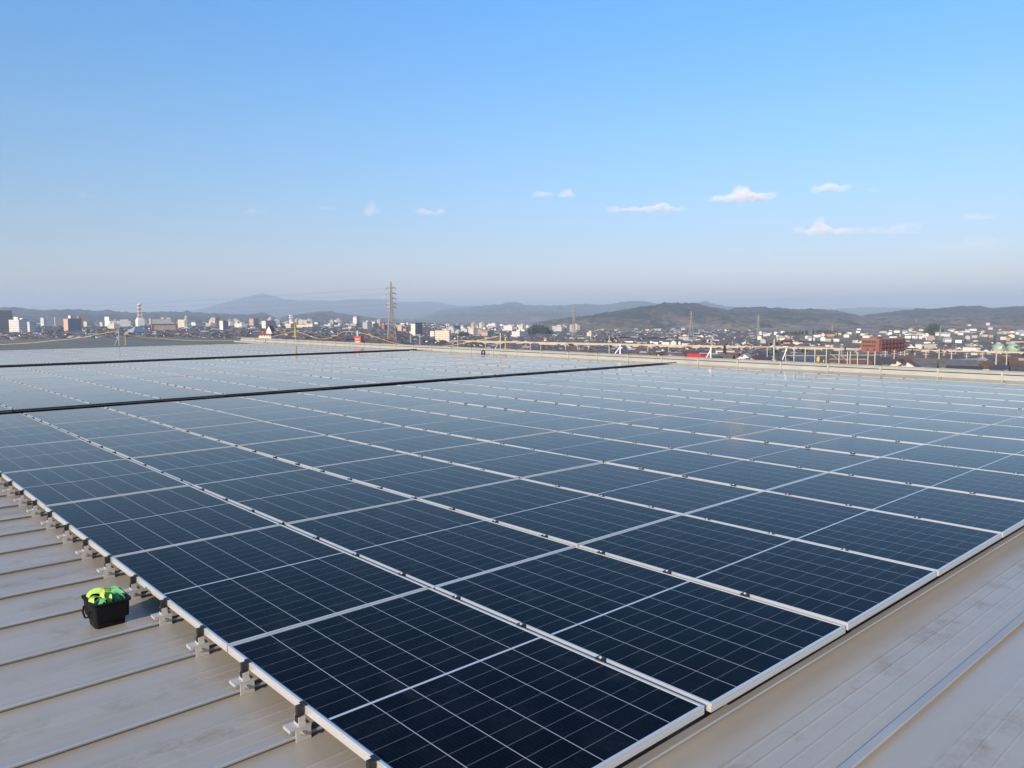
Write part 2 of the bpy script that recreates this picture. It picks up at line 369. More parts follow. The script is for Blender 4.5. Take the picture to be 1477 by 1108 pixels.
def far_roof():
    edge = [(-140, 494), (-60, 491.5), (0, 490), (90, 488), (175, 487), (250, 486.5), (310, 487.5), (370, 489), (410, 490.5), (450, 492.8), (500, 495.2)]
    k = NT("dull_grey_roof"); co = k.coord()
    m = k.out(k.ramp(k.noise(co, .35, 5, stretch=(.2, 1, 1)), [(.3, (.175, .185, .165)), (.7, (.225, .232, .210))]), .95, spec=.15)
    mb = MB(); vs = []
    n = len(edge); rows = 8
    for px, py in edge:
        a = at(px, py, 60 if px < 400 else 60 - (px - 400) * .14)
        va = min(18.9, a.y)
        s = Vector((UC, va - 4.5, ZR + .02))
        if px >= 440: s.y = min(s.y + 2, 18.9)
        for i in range(rows):
            t = i / (rows - 1); p = s.lerp(a, t); vs.append(p)
    fs = [(i * rows + j, i * rows + j + 1, (i + 1) * rows + j + 1, (i + 1) * rows + j) for i in range(n - 1) for j in range(rows - 1)]
    mb.raw(vs, fs)
    for i in range(n - 1):
        a, b = vs[i * rows + rows - 1], vs[(i + 1) * rows + rows - 1]
        mb.quad(a, b, (b.x, b.y, -10), (a.x, a.y, -10))
    tag(mb.build("grey_roof", m, sm=True), "bare dark grey roof surface behind the farthest solar array", "roof")
far_roof()

# ------------------------------------------------------------------ solar panels
PU, PV = 1.7735, 1.150; PL, PW, PH = 1.762, 1.122, .034
ARR = [("front", 0.0), ("middle", -13.05), ("far", -26.95)]; NP, NS = 7, 16
def frame_mesh():
    mb = MB()
    prof = [(.0120, -.0035), (.0120, -.0002), (.0100, 0.), (.0016, 0.), (0., -.0016), (0., -.0125), (.0018, -.0140), (.0018, -.0165), (0., -.0180), (0., -PH), (.028, -PH)]
    m = len(prof); vs = []
    for cx, cy, sx, sy in ((0, 0, 1, 1), (PL, 0, -1, 1), (PL, PW, -1, -1), (0, PW, 1, -1)):
        vs += [(cx + sx * a, cy + sy * a, z) for a, z in prof]
    mb.raw(vs, [(c * m + i, ((c + 1) % 4) * m + i, ((c + 1) % 4) * m + i + 1, c * m + i + 1) for c in range(4) for i in range(m - 1)])
    return mb
def glass_mesh():
    mb = MB(); mb.quad((.0115, .0115, -.003), (PL - .0115, .0115, -.003), (PL - .0115, PW - .0115, -.003), (.0115, PW - .0115, -.003))
    mb.quad((.015, PW - .015, -.008), (PL - .015, PW - .015, -.008), (PL - .015, .015, -.008), (.015, .015, -.008))
    return mb
def panels():
    spots = []
    for a, (an, u0) in enumerate(ARR):
        for s in range(NS):
            for p in range(NP):
                x = u0 - p * PU - PL - .006; y = s * PV + .014
                if a == 0 and s == 0: x -= .012
                cs = [pix((x + dx * PL, y + dy * PW, 0)) for dx in (0, .5, 1) for dy in (0, .5, 1)]
                cs = [c for c in cs if c[2] > .3]
                vis = any(-2 < c[0] < 1479 and c[1] < 1110 for c in cs)
                dist = (Vector((x + PL / 2, y + PW / 2, 0)) - CAMPOS).length
                spots.append((not vis, dist, a, an, s, p, x, y))
    spots.sort()
    ind = [q for q in spots if not q[0]][:300]; rest = [q for q in spots if q not in ind]
    fm, gm = frame_mesh(), glass_mesh()
    fme = fm.mesh("frame", ALU); gme = gm.mesh("glass", GLASS)
    root = None; rnd = random.Random(3)
    for _, _, a, an, s, p, x, y in ind:
        end = "from the near end" if p < 6 else "at the far end"
        lab = f"dark glass solar panel {ordw(p + 1)} from near end, {ordw(s + 1)} row from left, {an} array"
        if root is None:
            root = thing("solar_panel", lab, "solar panel", (x, y, 0), "framed solar panels on the roof")
            ob("frame", fme, root); ob("glass", gme, root); o = root
        else: o = dup(root, (x, y, 0), label=lab)
        o.rotation_euler = (R_(rnd.gauss(0, .13)), R_(rnd.gauss(0, .09)), 0)
    # the remaining, farthest ones
    mb = MB()
    if rest:
        F, G = MB(), MB()
        for _, _, a, an, s, p, x, y in rest:
            mb.k = 0; mb.raw([(vx + x, vy + y, vz) for vx, vy, vz in fm.v], fm.f)
        g2 = MB()
        tag(mb.build("solar_panel_mass", ALU), "remaining solar panels that show only as a distant or cropped mass", "solar panel", "framed solar panels on the roof", "stuff")
        mo = bpy.data.objects["solar_panel_mass"]
        for _, _, a, an, s, p, x, y in rest: ob("glass", gme, mo, (x, y, 0))
    return len(ind), len(rest)
print("panels", panels())

# clamps in the joints between the rows, and end brackets on the left edge
def clamps():
    body = MB(); body.box(-.022, .022, -.012, .012, -.030, .0012); body.box(-.019, .019, -.017, .017, .0012, .0042)
    bolt = MB(); bolt.lathe([(.0055, .0043), (.0055, .0095), (.003, .0105)], n=8); bolt.lathe([(.0085, .0040), (.0085, .0056)], n=10)
    bme = body.mesh("clamp_body", BLACK); tme = bolt.mesh("bolt", ZINC)
    spots = []
    for a, (an, u0) in enumerate(ARR):
        for s in range(1, NS):
            k = 0
            while True:
                x = SO - SEAM * k; k += 1
                if x < u0 - NP * PU + .1: break
                if x > u0 - .1: continue
                y = s * PV; c = pix((x, y, 0))
                if not (-6 < c[0] < 1484 and c[1] < 1112): continue
                spots.append((c[2], x, y))
    spots.sort(); root = None
    for d, x, y in spots[:300]:
        if root is None:
            root = thing("panel_clamp", "small black clamp with silver bolt in the joint between two panel rows", "clamp", (x, y, 0), "black clamps in the joints between panel rows")
            ob("clamp_body", bme, root); ob("bolt", tme, root)
        else: dup(root, (x, y, 0))
    mb = MB()
    for d, x, y in spots[300:]: mb.raw([(a + x, b + y, c) for a, b, c in body.v], body.f)
    tag(mb.build("panel_clamp_mass", BLACK), "distant clamps along the farther panel rows", "clamp", "black clamps in the joints between panel rows", "stuff")
    # end brackets: seam jaws, carrier plate, black end clamp, bolt
    root = None; n = 0
    for k in range(2, 22):
        x = SO - SEAM * k
        n += 1
        lab = f"grey metal mounting bracket on roof seam, {ordw(n)} from the bottom along left panel edge"
        if n == 4: lab = "grey metal mounting bracket on the roof seam beside the black box"
        c = pix((x, 0, -.08))
        if c[0] < -10: break
        if root is None:
            root = thing("mounting_bracket", lab, "bracket", (x, 0, 0), "mounting brackets along the left panel edge")
            j = MB()
            j.box(.0215, .0275, -.034, .028, ZR + .001, -.077); j.box(-.0255, -.0195, -.034, .028, ZR + .001, -.077)
            j.box(-.030, .0275, -.054, .030, -.0768, -.071); j.box(-.030, .0275, -.0590, -.0542, -.084, -.071); j.build("seam_clamp", ZINC, root)
            c2 = MB(); c2.box(-.020, .020, -.020, .012, -.0708, -.062); c2.box(-.018, -.014, -.018, .010, -.062, -.038); c2.box(.014, .018, -.018, .010, -.062, -.038); c2.build("carrier", ALU, root)
            e = MB(); e.box(-.012, .012, -.020, -.003, -.060, -.0385); e.box(-.010, .010, -.016, .010, -.038, .001); e.box(-.019, .019, .004, .022, .0012, .0045); e.build("end_clamp", BLACK, root)
            b = MB(); b.tube([(.0276, -.006, -.098), (.031, -.006, -.098)], .0105, 12); b.tube([(.031, -.006, -.098), (.039, -.006, -.098)], .0068, 6); b.tube([(.039, -.006, -.098), (.047, -.006, -.098)], .0035, 8)
            b.build("bolt", mat_alu("bright_steel", (.72, .68, .62), .22, .9), root)
        else: dup(root, (x, 0, 0), label=lab)
clamps()
def aisle_shades():  # black strips added to stand for the dark shade in the aisles
    for an, u0 in ARR[1:]:
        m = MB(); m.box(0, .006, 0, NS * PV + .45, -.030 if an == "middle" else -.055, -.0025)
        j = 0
        c = m.build("aisle_shade", plain("aisle_shade_black", (.020, .021, .024), .6), None, (u0 + .001, .01, 0))
        tag(c, f"black strip added as aisle shade along the near edge of the {an} solar array", "cover strip")  # not a real cover, stands for the dark aisle shade
aisle_shades()

# ------------------------------------------------------------------ black box with green straps
def strap_box():
    t = thing("tool_box", "small open black plastic box on the metal roof left of the solar panels", "box", (-2.80, -.218, ZR + .0005))
    BLK = plain("black_box_plastic", (.005, .005, .006), .6, spec=.2)
    b = MB(); n = 28
    def ring(hx, hy, z, r=.022):
        out = []
        for i in range(n):
            a = 6.28318 * i / n; c, s = math.cos(a), math.sin(a)
            out.append((math.copysign(hx - r, c) + r * c if abs(c) > 1e-6 else 0, math.copysign(hy - r, s) + r * s if abs(s) > 1e-6 else 0, z))
        return out
    rings = [ring(.066, .078, 0), ring(.072, .084, .045), ring(.098, .092, .046), ring(.104, .096, .120), ring(.112, .102, .121), ring(.114, .104, .131), ring(.098, .090, .131), ring(.092, .084, .05), ring(.06, .07, .012)]
    vs = [p for r in rings for p in r]
    fs = [(i * n + j, i * n + (j + 1) % n, (i + 1) * n + (j + 1) % n, (i + 1) * n + j) for i in range(len(rings) - 1) for j in range(n)]
    vs = [(x, y * .93, z * 1.08) for x, y, z in vs]
    b.raw(vs, fs + [tuple(reversed(range(n))), tuple((len(rings) - 1) * n + j for j in range(n))])
    b.build("body", BLK, t)
    h = MB(); h.tube([(-.06, -.095, .10), (-.05, -.102, .07), (0, -.105, .055), (.05, -.102, .07), (.06, -.095, .10)], .005, 6); h.build("handle", BLK, t)
    for sgn in (-1, 1):
        l = MB(); l.box(-.018, .018, -.004, .004, .085, .128, Matrix.Translation((sgn * .02, .094, 0))); l.build("latch", BLK, t)
    # straps heaped in the box
    rnd = random.Random(11); base = t.location
    def strap(mb, pts, wd, roll=0., th=.0016):
        """flat ribbon through pts"""
        P = [Vector(p) for p in pts]; fine = []
        for i in range(len(P) - 1):
            p0, p1, p2, p3 = P[max(i - 1, 0)], P[i], P[i + 1], P[min(i + 2, len(P) - 1)]
            for q in range(8):
                s = q / 8
                fine.append(.5 * ((2 * p1) + (p2 - p0) * s + (2 * p0 - 5 * p1 + 4 * p2 - p3) * s * s + (3 * p1 - p0 - 3 * p2 + p3) * s ** 3))
        fine.append(P[-1]); m = len(fine); vs = []; up0 = Vector((math.sin(roll), math.cos(roll), .25)).normalized()
        for i, p in enumerate(fine):
            tg = (fine[min(i + 1, m - 1)] - fine[max(i - 1, 0)]).normalized()
            sd_ = (up0 - tg * up0.dot(tg)).normalized(); nn = tg.cross(sd_)
            up0 = (sd_ + nn * .05).normalized()
            for a, e in ((-1, 1), (1, 1), (1, -1), (-1, -1)): vs.append(p + sd_ * a * wd / 2 + nn * e * th / 2)
        fs = [(i * 4 + j, i * 4 + (j + 1) % 4, (i + 1) * 4 + (j + 1) % 4, (i + 1) * 4 + j) for i in range(m - 1) for j in range(4)] + [(3, 2, 1, 0), (m * 4 - 4, m * 4 - 3, m * 4 - 2, m * 4 - 1)]
        mb.raw(vs, fs)
    def mat_strap(name, a, b):
        k = NT(name); f = k.noise(k.coord(), 14, 4); wv = k.noise(k.coord(), 400, 2)
        return k.out(k.ramp(f, [(.35, a), (.65, b)]), .75, normal=k.bump(wv, .3, .001))
    LIME = mat_strap("lime_webbing", (.30, .52, .05), (.52, .70, .12)); GREEN = mat_strap("green_webbing", (.045, .25, .085), (.13, .42, .17))
    st = thing("strap_bundle", "tangle of lime and green webbing straps heaped in the black box", "straps", (base.x, base.y, base.z))
    S = [([(-.07, -.088, .125), (-.075, -.06, .168), (-.06, -.02, .176), (-.045, .005, .150)], LIME, 1.35),
         ([(-.062, -.005, .150), (-.058, .008, .186), (-.035, .016, .176), (-.012, .012, .128)], LIME, .2),
         ([(.045, -.086, .135), (.02, -.080, .166), (-.005, -.052, .164), (-.012, -.020, .140)], LIME, 1.0),
         ([(-.03, -.022, .158), (.0, -.020, .168), (.04, -.022, .160), (.075, -.020, .130)], LIME, 1.57),
         ([(.078, -.002, .120), (.055, .002, .152), (.02, .008, .166), (-.01, .020, .150)], LIME, 1.3),
         ([(-.065, .035, .130), (-.060, .055, .168), (-.040, .074, .166), (-.018, .088, .134)], GREEN, .9),
         ([(-.02, .020, .142), (-.012, .048, .168), (.012, .074, .160), (.03, .088, .130)], GREEN, 1.0),
         ([(.02, .060, .125), (.028, .072, .150), (.055, .082, .148), (.07, .088, .125)], GREEN, .8),
         ([(.088, -.075, .120), (.080, -.045, .158), (.058, -.030, .166), (.046, -.052, .148), (.060, -.075, .128)], GREEN, 1.5),
         ([(-.02, .0, .150), (.01, .028, .160), (.035, .044, .140), (.05, .050, .110)], GREEN, 1.4)]
    for pts, m, roll in S:
        pts = [(x, y * .93, .100 + (z - .10) * .82) for x, y, z in pts]
        mb = MB(); strap(mb, pts, .029 if m is LIME else .031, roll); mb.build("strap", m, st, sm=False)
    bk = MB(); bk.box(.045, .085, .012, .045, .085, .112); bk.box(.05, .08, .016, .041, .112, .118); bk.build("buckle", BLACK, st)
strap_box()

# ------------------------------------------------------------------ roof edge: posts, ropes, small gear
YEL = plain("yellow_rope", (.62, .44, .05), .7); POSTM = plain("galvanised_post", (.40, .40, .37), .45, .3); PALE = plain("pale_blue_post", (.42, .55, .62), .5)
RED = plain("red_paint", (.55, .03, .04), .45); WHITE = plain("white_paint", (.78, .77, .74), .55)
def post(label, px, pyb, pyt, d, brace=(), mat=None, extra=None, r=.024, rail=None):
    b, tp = at(px, pyb, d), at(px, pyt, d)
    t = thing("guard_post", label, "post", b, "guard posts along the roof edges")
    H = tp.z - b.z
    p = MB(); p.tube([(0, 0, 0), (0, 0, H)], r, 8); p.box(-.07, .07, -.07, .07, -.004, .01); p.build("pole", mat or POSTM, t)
    for dx, dz in brace:
        q = at(px + dx, pyb, d) - b; s = MB(); s.tube([(q.x, q.y, .0), (0, 0, H * dz)], r * .75, 6); s.build("brace", mat or POSTM, t)
    return t, b, H
t, b, H = post("white guard post with slanted brace on the grey roof at the left", 172, 499.5, 474.5, 43, ((-7.5, .55),))
post("short yellow post on the grey roof beside the white braced post", 181, 497, 482, 43, (), YEL, r=.016)
t, b, H = post("guard post with a yellow rope bundle hung over its top", 427, 494.5, 472, 46, ((-5, .2), (4.5, .2)))
yb = MB()
for i in range(5):
    a = i * .9; yb.tube([(math.cos(a + j * .5) * (.05 + .03 * math.sin(j + i)), math.sin(a + j * .5) * .07, H + .30 - j * .11 - .04 * math.sin(i)) for j in range(8)], .013, 5)
tag(yb.build("rope_bundle", YEL, None, b), "coil of yellow rope hung on top of a guard post", "rope")
post("pale blue guard post left of the red box", 516, 495.5, 477, 42, (), PALE, r=.045)
post("guard post with slanted brace where the yellow rope ends", 722, 505, 480.5, 31, ((-9, .6),))
post("thin yellow post right of the braced guard post", 729, 505, 486, 31, (), YEL, r=.018)
post("white guard post with slanted brace near the dark utility pole", 894.5, 511, 496, 27.5, ((-8, .75),), WHITE)
post("white guard post with brace in front of the red sign", 1025, 517, 501, 25, ((-6.5, .8),), WHITE)
def rope(label, pts):
    P = [at(*p) for p in pts]; fine = []
    for i in range(len(P) - 1):
        p0, p1, p2, p3 = P[max(i - 1, 0)], P[i], P[i + 1], P[min(i + 2, len(P) - 1)]
        for q in range(6):
            s = q / 6; fine.append(.5 * ((2 * p1) + (p2 - p0) * s + (2 * p0 - 5 * p1 + 4 * p2 - p3) * s * s + (3 * p1 - p0 - 3 * p2 + p3) * s ** 3))
    fine.append(P[-1]); c = fine[0]; mb = MB(); mb.tube([p - c for p in fine], .012, 6)
    tag(mb.build("safety_rope", YEL, None, c, True), label, "rope", "yellow safety ropes strung along the roof edge")
rope("yellow rope sagging across the grey roof left of the white post", [(-30, 497, 43), (0, 497, 43), (40, 495, 43), (75, 491.5, 43), (110, 488, 43), (145, 481.5, 43), (171, 477, 43)])
rope("yellow rope sagging over the grey roof right of the white post", [(181, 483, 43), (205, 486.5, 43.5), (235, 488.5, 44), (270, 491, 44.5), (310, 491.5, 45), (360, 490, 45.5), (400, 484, 46), (427, 477, 46)])
rope("yellow rope dipping between the rope bundle and pale blue post", [(428, 478, 46), (440, 482, 45), (455, 487.5, 44), (467, 489, 44), (480, 486, 43), (497, 478.5, 42), (514, 479, 42)])
rope("long yellow rope dipping low in front of the red roofs", [(517, 479, 42), (540, 485.5, 40), (565, 494, 38), (590, 498.3, 36), (625, 499.5, 34.5), (650, 498.5, 33.5), (690, 491, 32), (721, 485, 31)])

def red_box():
    d = 41; b = at(511, 497, d); t = thing("red_crate", "small red box with white lettering bands at the roof edge", "box", b)
    w_ = pxw(12, d); h = pxw(12, d); X = RT.copy(); X.z = 0; X.normalize(); rz = math.atan2(X.y, X.x); t.rotation_euler.z = rz
    m = MB(); m.box(0, w_ * .8, 0, .3, 0, h); m.build("body", RED, t)
    m = MB(); m.box(w_ * .8, w_, .002, .3, 0, h * 1.03); m.build("side_panel", BLACK, t)
    for k, (z0, z1) in enumerate(((.62, .72), (.26, .42))):
        m = MB(); n = 5
        for i in range(n): m.box(w_ * (.16 + .1 * i), w_ * (.235 + .1 * i), -.004, -.001, h * (z0 - .02 * (i % 2)), h * z1)
        m.build("marking", WHITE, t)
red_box()
def banner():
    d = 25; b = at(991, 519, d); X = Vector((RT.x, RT.y, 0)).normalized(); t = thing("red_sign", "long low red panel lying along the roof edge", "sign", b, rz=math.atan2(X.y, X.x))
    m = MB(); m.box(0, pxw(20.5, d), 0, .05, 0, pxw(8.5, d)); m.build("panel", RED, t)
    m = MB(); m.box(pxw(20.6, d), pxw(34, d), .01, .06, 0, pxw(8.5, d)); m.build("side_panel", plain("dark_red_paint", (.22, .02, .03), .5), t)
banner()
def bag():
    p = Vector(onz(697, 511, -.04)); p = Vector((-23.6, 18.72, -.058)); p = at(697, 510.5, 30.2)
    t = thing("tool_bag", "small black bag with grey loops on the gutter flashing", "bag", p)
    m = MB(); m.lathe([(.06, 0), (.085, .03), (.08, .09), (.05, .13), (.03, .14)], n=10); m.build("body", BLACK, t)
    m = MB(); m.tube([(.05 + .09 * math.cos(a / 8 * 3.14), -.1 + .1 * a / 8, .02 + .09 * math.sin(a / 8 * 3.14)) for a in range(9)], .012, 6); m.tube([(.12, .1, 0), (.2, .12, .06), (.25, .1, .0)], .014, 6)
    m.build("loop", ZINC, t)
bag()
def cables(label, xs, y, rnd):
    m = MB(); x0, x1 = xs
    for i in range(7):
        m.tube([(x0 + (x1 - x0) * j / 10, y + .12 * math.sin(j * 1.3 + i) + .03 * i, ZR + .05 + .03 * abs(math.sin(j + i * 2))) for j in range(11)], .022, 5)
    c = Vector((x0, y, ZR)); m.v = [(a - c.x, b - c.y, z - c.z) for a, b, z in m.v]
    tag(m.build("cable_bundle", BLACK, None, c), label, "cables")
cables("black cables bunched where the nearer aisle meets the gutter", (-12.75, -11.9), 18.62, 1)
cables("black cables bunched where the farther aisle meets the gutter", (-26.9, -25.5), 18.62, 2)
def stair_rail():
    X = Vector((RT.x, RT.y, 0)).normalized(); d = 23.5; px0 = 1115
    t = thing("guardrail", "row of thin grey scaffold posts and rails behind the gutter", "guardrail", at(px0, 525, d), rz=math.atan2(X.y, X.x))
    base = t.location.copy()
    for px, top in ((1115.6, 490), (1133, 500), (1145, 500), (1161, 501), (1175, 500), (1191.5, 502), (1210, 506), (1222, 507), (1226, 507), (1236.6, 508), (1251.6, 507), (1261.6, 507)):
        m = MB(); x = pxw(px - px0, d); m.tube([(x, 0, -.1), (x, 0, at(px, top, d).z - base.z)], .015, 6); m.build("post", POSTM, t)
    for a, b, py in ((1133, 1192, 513), (1145, 1192, 500.6), (1197, 1262, 512.5), (1197, 1250, 518.5)):
        m = MB(); z = at(px0, py, d).z - base.z; m.tube([(pxw(a - px0, d), .03, z), (pxw(b - px0, d), .03, z - .01)], .016, 6); m.build("rail", POSTM, t)
    for a, ya, b, yb_ in ((1128, 519, 1134, 503), (1210, 512, 1222, 522), (1206, 517, 1197, 511)):
        m = MB(); m.tube([(pxw(a - px0, d), -.03, at(px0, ya, d).z - base.z), (pxw(b - px0, d), -.03, at(px0, yb_, d).z - base.z)], .016, 6); m.build("brace", POSTM, t)
    m = MB(); m.tube([(pxw(1181.5 - px0, d), .1, at(px0, 522, d).z - base.z), (pxw(1182 - px0, d), .1, at(px0, 514, d).z - base.z)], .045, 8)
    tag(m.build("marker_post", YEL, None, base), "stubby yellow marker between the grey scaffold posts", "post"); bpy.data.objects["marker_post"].rotation_euler.z = t.rotation_euler.z
stair_rail()

# ------------------------------------------------------------------ town: houses
ROOFC = [("charcoal tiled", (.060, .062, .068)), ("dark grey", (.095, .095, .10)), ("slate blue", (.055, .085, .13)), ("brown", (.10, .062, .042)), ("rust red", (.125, .055, .045)), ("pale grey", (.30, .31, .32)), ("black", (.048, .050, .055))]
WALLC = [("cream", (.62, .55, .42)), ("white", (.70, .69, .66)), ("beige", (.46, .38, .28)), ("grey", (.36, .35, .33)), ("tan", (.36, .25, .16)), ("pale yellow", (.66, .57, .34))]
RM = [plain("roof_" + n.replace(" ", "_"), c, .75, 0, .25, .8) for n, c in ROOFC]
WM = [mat_facade("house_wall_" + n.replace(" ", "_"), c, (.06, .06, .065), 2.8, 2.7, (.38, .78), (.25, .62)) for n, c in WALLC]
def house_shapes(kind, L, W, H, rise):
    """walls and roof of one house, footprint centred on the origin"""
    wv = MB(); rv = MB(); l, w_ = L / 2, W / 2; e = .45
    wv.box(-l, l, -w_, w_, -2.5, H)
    if kind == 0:                                           # gable
        wv.raw([(-l, -w_, H), (-l, w_, H), (-l, 0, H + rise * .97), (l, -w_, H), (l, w_, H), (l, 0, H + rise * .97)], [(0, 2, 1), (3, 4, 5)])
        A = [(x, y, z) for x in (-l - e, l + e) for y, z in ((-w_ - e, H - .2), (0, H + rise), (w_ + e, H - .2))]
        rv.raw(A + [(x, y, z - .25) for x, y, z in A], [(0, 3, 4, 1), (1, 4, 5, 2), (6, 7, 10, 9), (7, 8, 11, 10), (0, 1, 7, 6), (1, 2, 8, 7), (3, 9, 10, 4), (4, 10, 11, 5), (0, 6, 9, 3), (2, 5, 11, 8)])
    elif kind == 1:                                         # hip
        r = max(.5, l - w_)
        rv.raw([(-l - e, -w_ - e, H - .1), (l + e, -w_ - e, H - .1), (l + e, w_ + e, H - .1), (-l - e, w_ + e, H - .1), (-r, 0, H + rise), (r, 0, H + rise)], [(0, 1, 5, 4), (1, 2, 5), (2, 3, 4, 5), (3, 0, 4), (3, 2, 1, 0)])
    else:                                                   # shallow lean-to / flat
        rv.raw([(-l - e, -w_ - e, H), (l + e, -w_ - e, H), (l + e, w_ + e, H + rise * .45), (-l - e, w_ + e, H + rise * .45), (-l - e, -w_ - e, H - .3), (l + e, -w_ - e, H - .3), (l + e, w_ + e, H - .3), (-l - e, w_ + e, H - .3)], [(0, 1, 2, 3), (7, 6, 5, 4), (0, 4, 5, 1), (1, 5, 6, 2), (2, 6, 7, 3), (3, 7, 4, 0)])
    return wv, rv
def skyline(px): return 487.5 if px < 300 else (487.5 + (px - 300) / 130 * 6.5 if px < 430 else 494 + .0373 * (px - 430))
RESERVED = []                                               # (px0, px1, dist0, dist1) kept clear for named buildings
protos = {}
def house_proto(kind, sz, ri, wi):
    key = (kind, sz, ri, wi)
    if key not in protos:
        L, W, H, rise = ((10, 7.5, 5.6, 2.4), (12.5, 8, 5.8, 2.8), (8.5, 7, 5.4, 2.2), (17, 10, 5.0, 2.2))[sz]
        a, b = house_shapes(kind, L, W, H, rise)
        protos[key] = (a.mesh("wall", WM[wi]), b.mesh("roof", RM[ri]), a, b, None)
    return protos[key]
def town():
    rnd = random.Random(21); spots = []
    r = 215.
    while r < 3300:
        step = 15.5 if r < 900 else (18 if r < 1900 else 32)
        px = -60.
        while px < 1540:
            ang = (px - 738.5) / FPX; dpx = step / r * FPX
            q = px + rnd.uniform(-.22, .22) * dpx; rr = r + rnd.uniform(-.2, .2) * step
            px += dpx
            p = at(q, HOR, rr); f = noise.noise(Vector((p.x / 160, p.y / 160, 2)))
            if f < -.50 or rnd.random() < .04: continue
            if q > 1090 and rr > 1050 and rnd.random() < .92: continue
            if q > 780 and rr > 2100: continue
            if rr > 1900 and (f < .0 or (q > 640 and rnd.random() < .5)): continue
            if any(a < q < b and c < rr < d for a, b, c, d in RESERVED): continue
            z = gz(p.x, p.y)
            kind = rnd.choice((0, 0, 0, 1, 1, 2)); sz = rnd.choice((0, 0, 1, 2, 2, 3) if rr > 380 else (0, 0, 2))
            ri = rnd.choice((0, 0, 0, 1, 1, 2, 3, 3, 4, 5, 6, 6)); wi = rnd.choice((0, 0, 1, 1, 1, 2, 3, 4, 5))
            top = 455 - .0043 * (q - 738) + FPX * (CAMPOS.z - z - 8) / rr
            if top > skyline(q) + 1: continue
            spots.append((rr, q, p.x, p.y, z, kind, sz, ri, wi, rnd.uniform(-.1, .1) + rnd.choice((0, 0, 1.5708)) + .32))
        r += step * .98
    spots.sort()
    inframe = [s for s in spots if -4 < s[1] < 1481]
    ind = inframe[:300]; ids = set(map(id, ind)); rest = [s for s in spots if id(s) not in ids]
    roots = {}
    for rr, q, x, y, z, kind, sz, ri, wi, rz in ind:
        key = (kind, sz, ri, wi)
        wm, rm, *_ = house_proto(*key)
        shape = ("gabled", "hipped", "shallow sloped")[kind]
        if key not in roots:
            lab = f"{WALLC[wi][0]} house with {('' if sz != 3 else 'long ')}{ROOFC[ri][0]} {shape} roof in the packed town below"
            t = thing("house", lab, "house", (x, y, z), "houses packed in the town below", rz)
            ob("wall", wm, t); ob("roof", rm, t); roots[key] = t
        else: dup(roots[key], (x, y, z), rz)
    mb = MB(); nm = len(WM)
    for rr, q, x, y, z, kind, sz, ri, wi, rz in rest:
        *_, a, b, _n = house_proto(kind, sz, ri, wi); c, s = math.cos(rz), math.sin(rz); sc = 1.0 if rr < 1600 or q > 760 else 1.2
        for part, k in ((a, wi), (b, nm + ri)):
            mb.k = k; mb.raw([(x + sc * (c * vx - s * vy), y + sc * (s * vx + c * vy), z + sc * vz) for vx, vy, vz in part.v], part.f)
    wall_m = [plain("far_wall_" + str(i), c, .85, 0, .2, .05) for i, (n, c) in enumerate(WALLC)]
    for i, (n, c) in enumerate(WALLC): wall_m[i].name = "far_wall_" + n.replace(" ", "_")
    tag(mb.build("distant_houses", wall_m + RM), "mass of small distant houses filling the town", "houses", kind="stuff")
    print("houses", len(ind), len(rest))

# ------------------------------------------------------------------ town: larger buildings
def bldg(name, label, x0, x1, yt, yb, d, fl, col, roofc=(.25, .25, .25), th=58., fac=None, parts=(), cat="building", wall2=None, roofpart=None):
    """block with its left corner at photo column x0; fl = share of its width taken by the left face"""
    al = math.atan(((x0 + x1) / 2 - 738.5) / FPX); Wt = pxw(x1 - x0, d) * math.cos(al); th = R_(th)
    a = max(Wt * fl / math.sin(th), 4.) if fl > 0 else 12.; th = th if fl > 0 else R_(8)
    b = Wt * (1 - fl) / math.cos(th) if fl > 0 else Wt / math.cos(th)
    X = Vector((RT.x, RT.y, 0)).normalized(); base_ang = math.atan2(X.y, X.x) - al
    corner = at(x0 + (x1 - x0) * fl, HOR, d)
    zt = at(x0 + (x1 - x0) * fl, yt, d).z; zb = min(at(x0 + (x1 - x0) * fl, yb, d).z, gz(corner.x, corner.y) + 1)
    zb = gz(corner.x, corner.y) - 1
    t = thing(name, label, cat, (corner.x, corner.y, zb), rz=base_ang + th)
    H = zt - zb
    m = MB(); m.box(0, b, 0, a, 0, H); m.build("wall", fac or mat_facade("wall_" + name, col), t)
    if wall2:                                              # left face coloured apart, warm sunlight painted into it
        m = MB(); m.box(-.06, -.01, .1, a - .1, 0, H); m.build("end_wall", wall2, t)
    r = MB(); p = .35
    r.box(-p, b + p, -p, a + p, H, H + .5); r.build("roof", plain("flat_roof_%d" % int(roofc[0] * 100), roofc, .8), t)
    for k, (u0, u1, v0, v1, z0, z1, mt) in enumerate(parts):
        m = MB(); m.box(b * u0, b * u1, a * v0, a * v1, H + z0, H + z1); m.build("roof_house", mt, t)
    RESERVED.append((x0 - 3, x1 + 3, d - a - 14, d + a + b + 14))
    return t, a, b, H
C_WHITE, C_CREAM, C_BEIGE, C_PINK, C_BRICK = (.72, .70, .66), (.66, .58, .46), (.50, .42, .32), (.52, .36, .29), (.34, .11, .07)
C_GREY, C_DARK, C_BLUE, C_ORANGE = (.42, .42, .41), (.10, .11, .13), (.22, .27, .33), (.62, .40, .26)
F = {}
def fac(n, c, **k):
    return mat_facade("facade_" + n, c, **k)
FW_ = fac("white", C_WHITE); FC = fac("cream", C_CREAM); FB = fac("beige", C_BEIGE); FP = fac("pink", C_PINK); FG = fac("grey", C_GREY, win=(.12, .13, .15)); FD = fac("dark_glass", C_DARK, win=(.03, .04, .05), wh=(.05, .95)); FBL = fac("blue_grey", C_BLUE, win=(.10, .12, .15)); FO = fac("orange", C_ORANGE); FBR = fac("brick", C_BRICK)
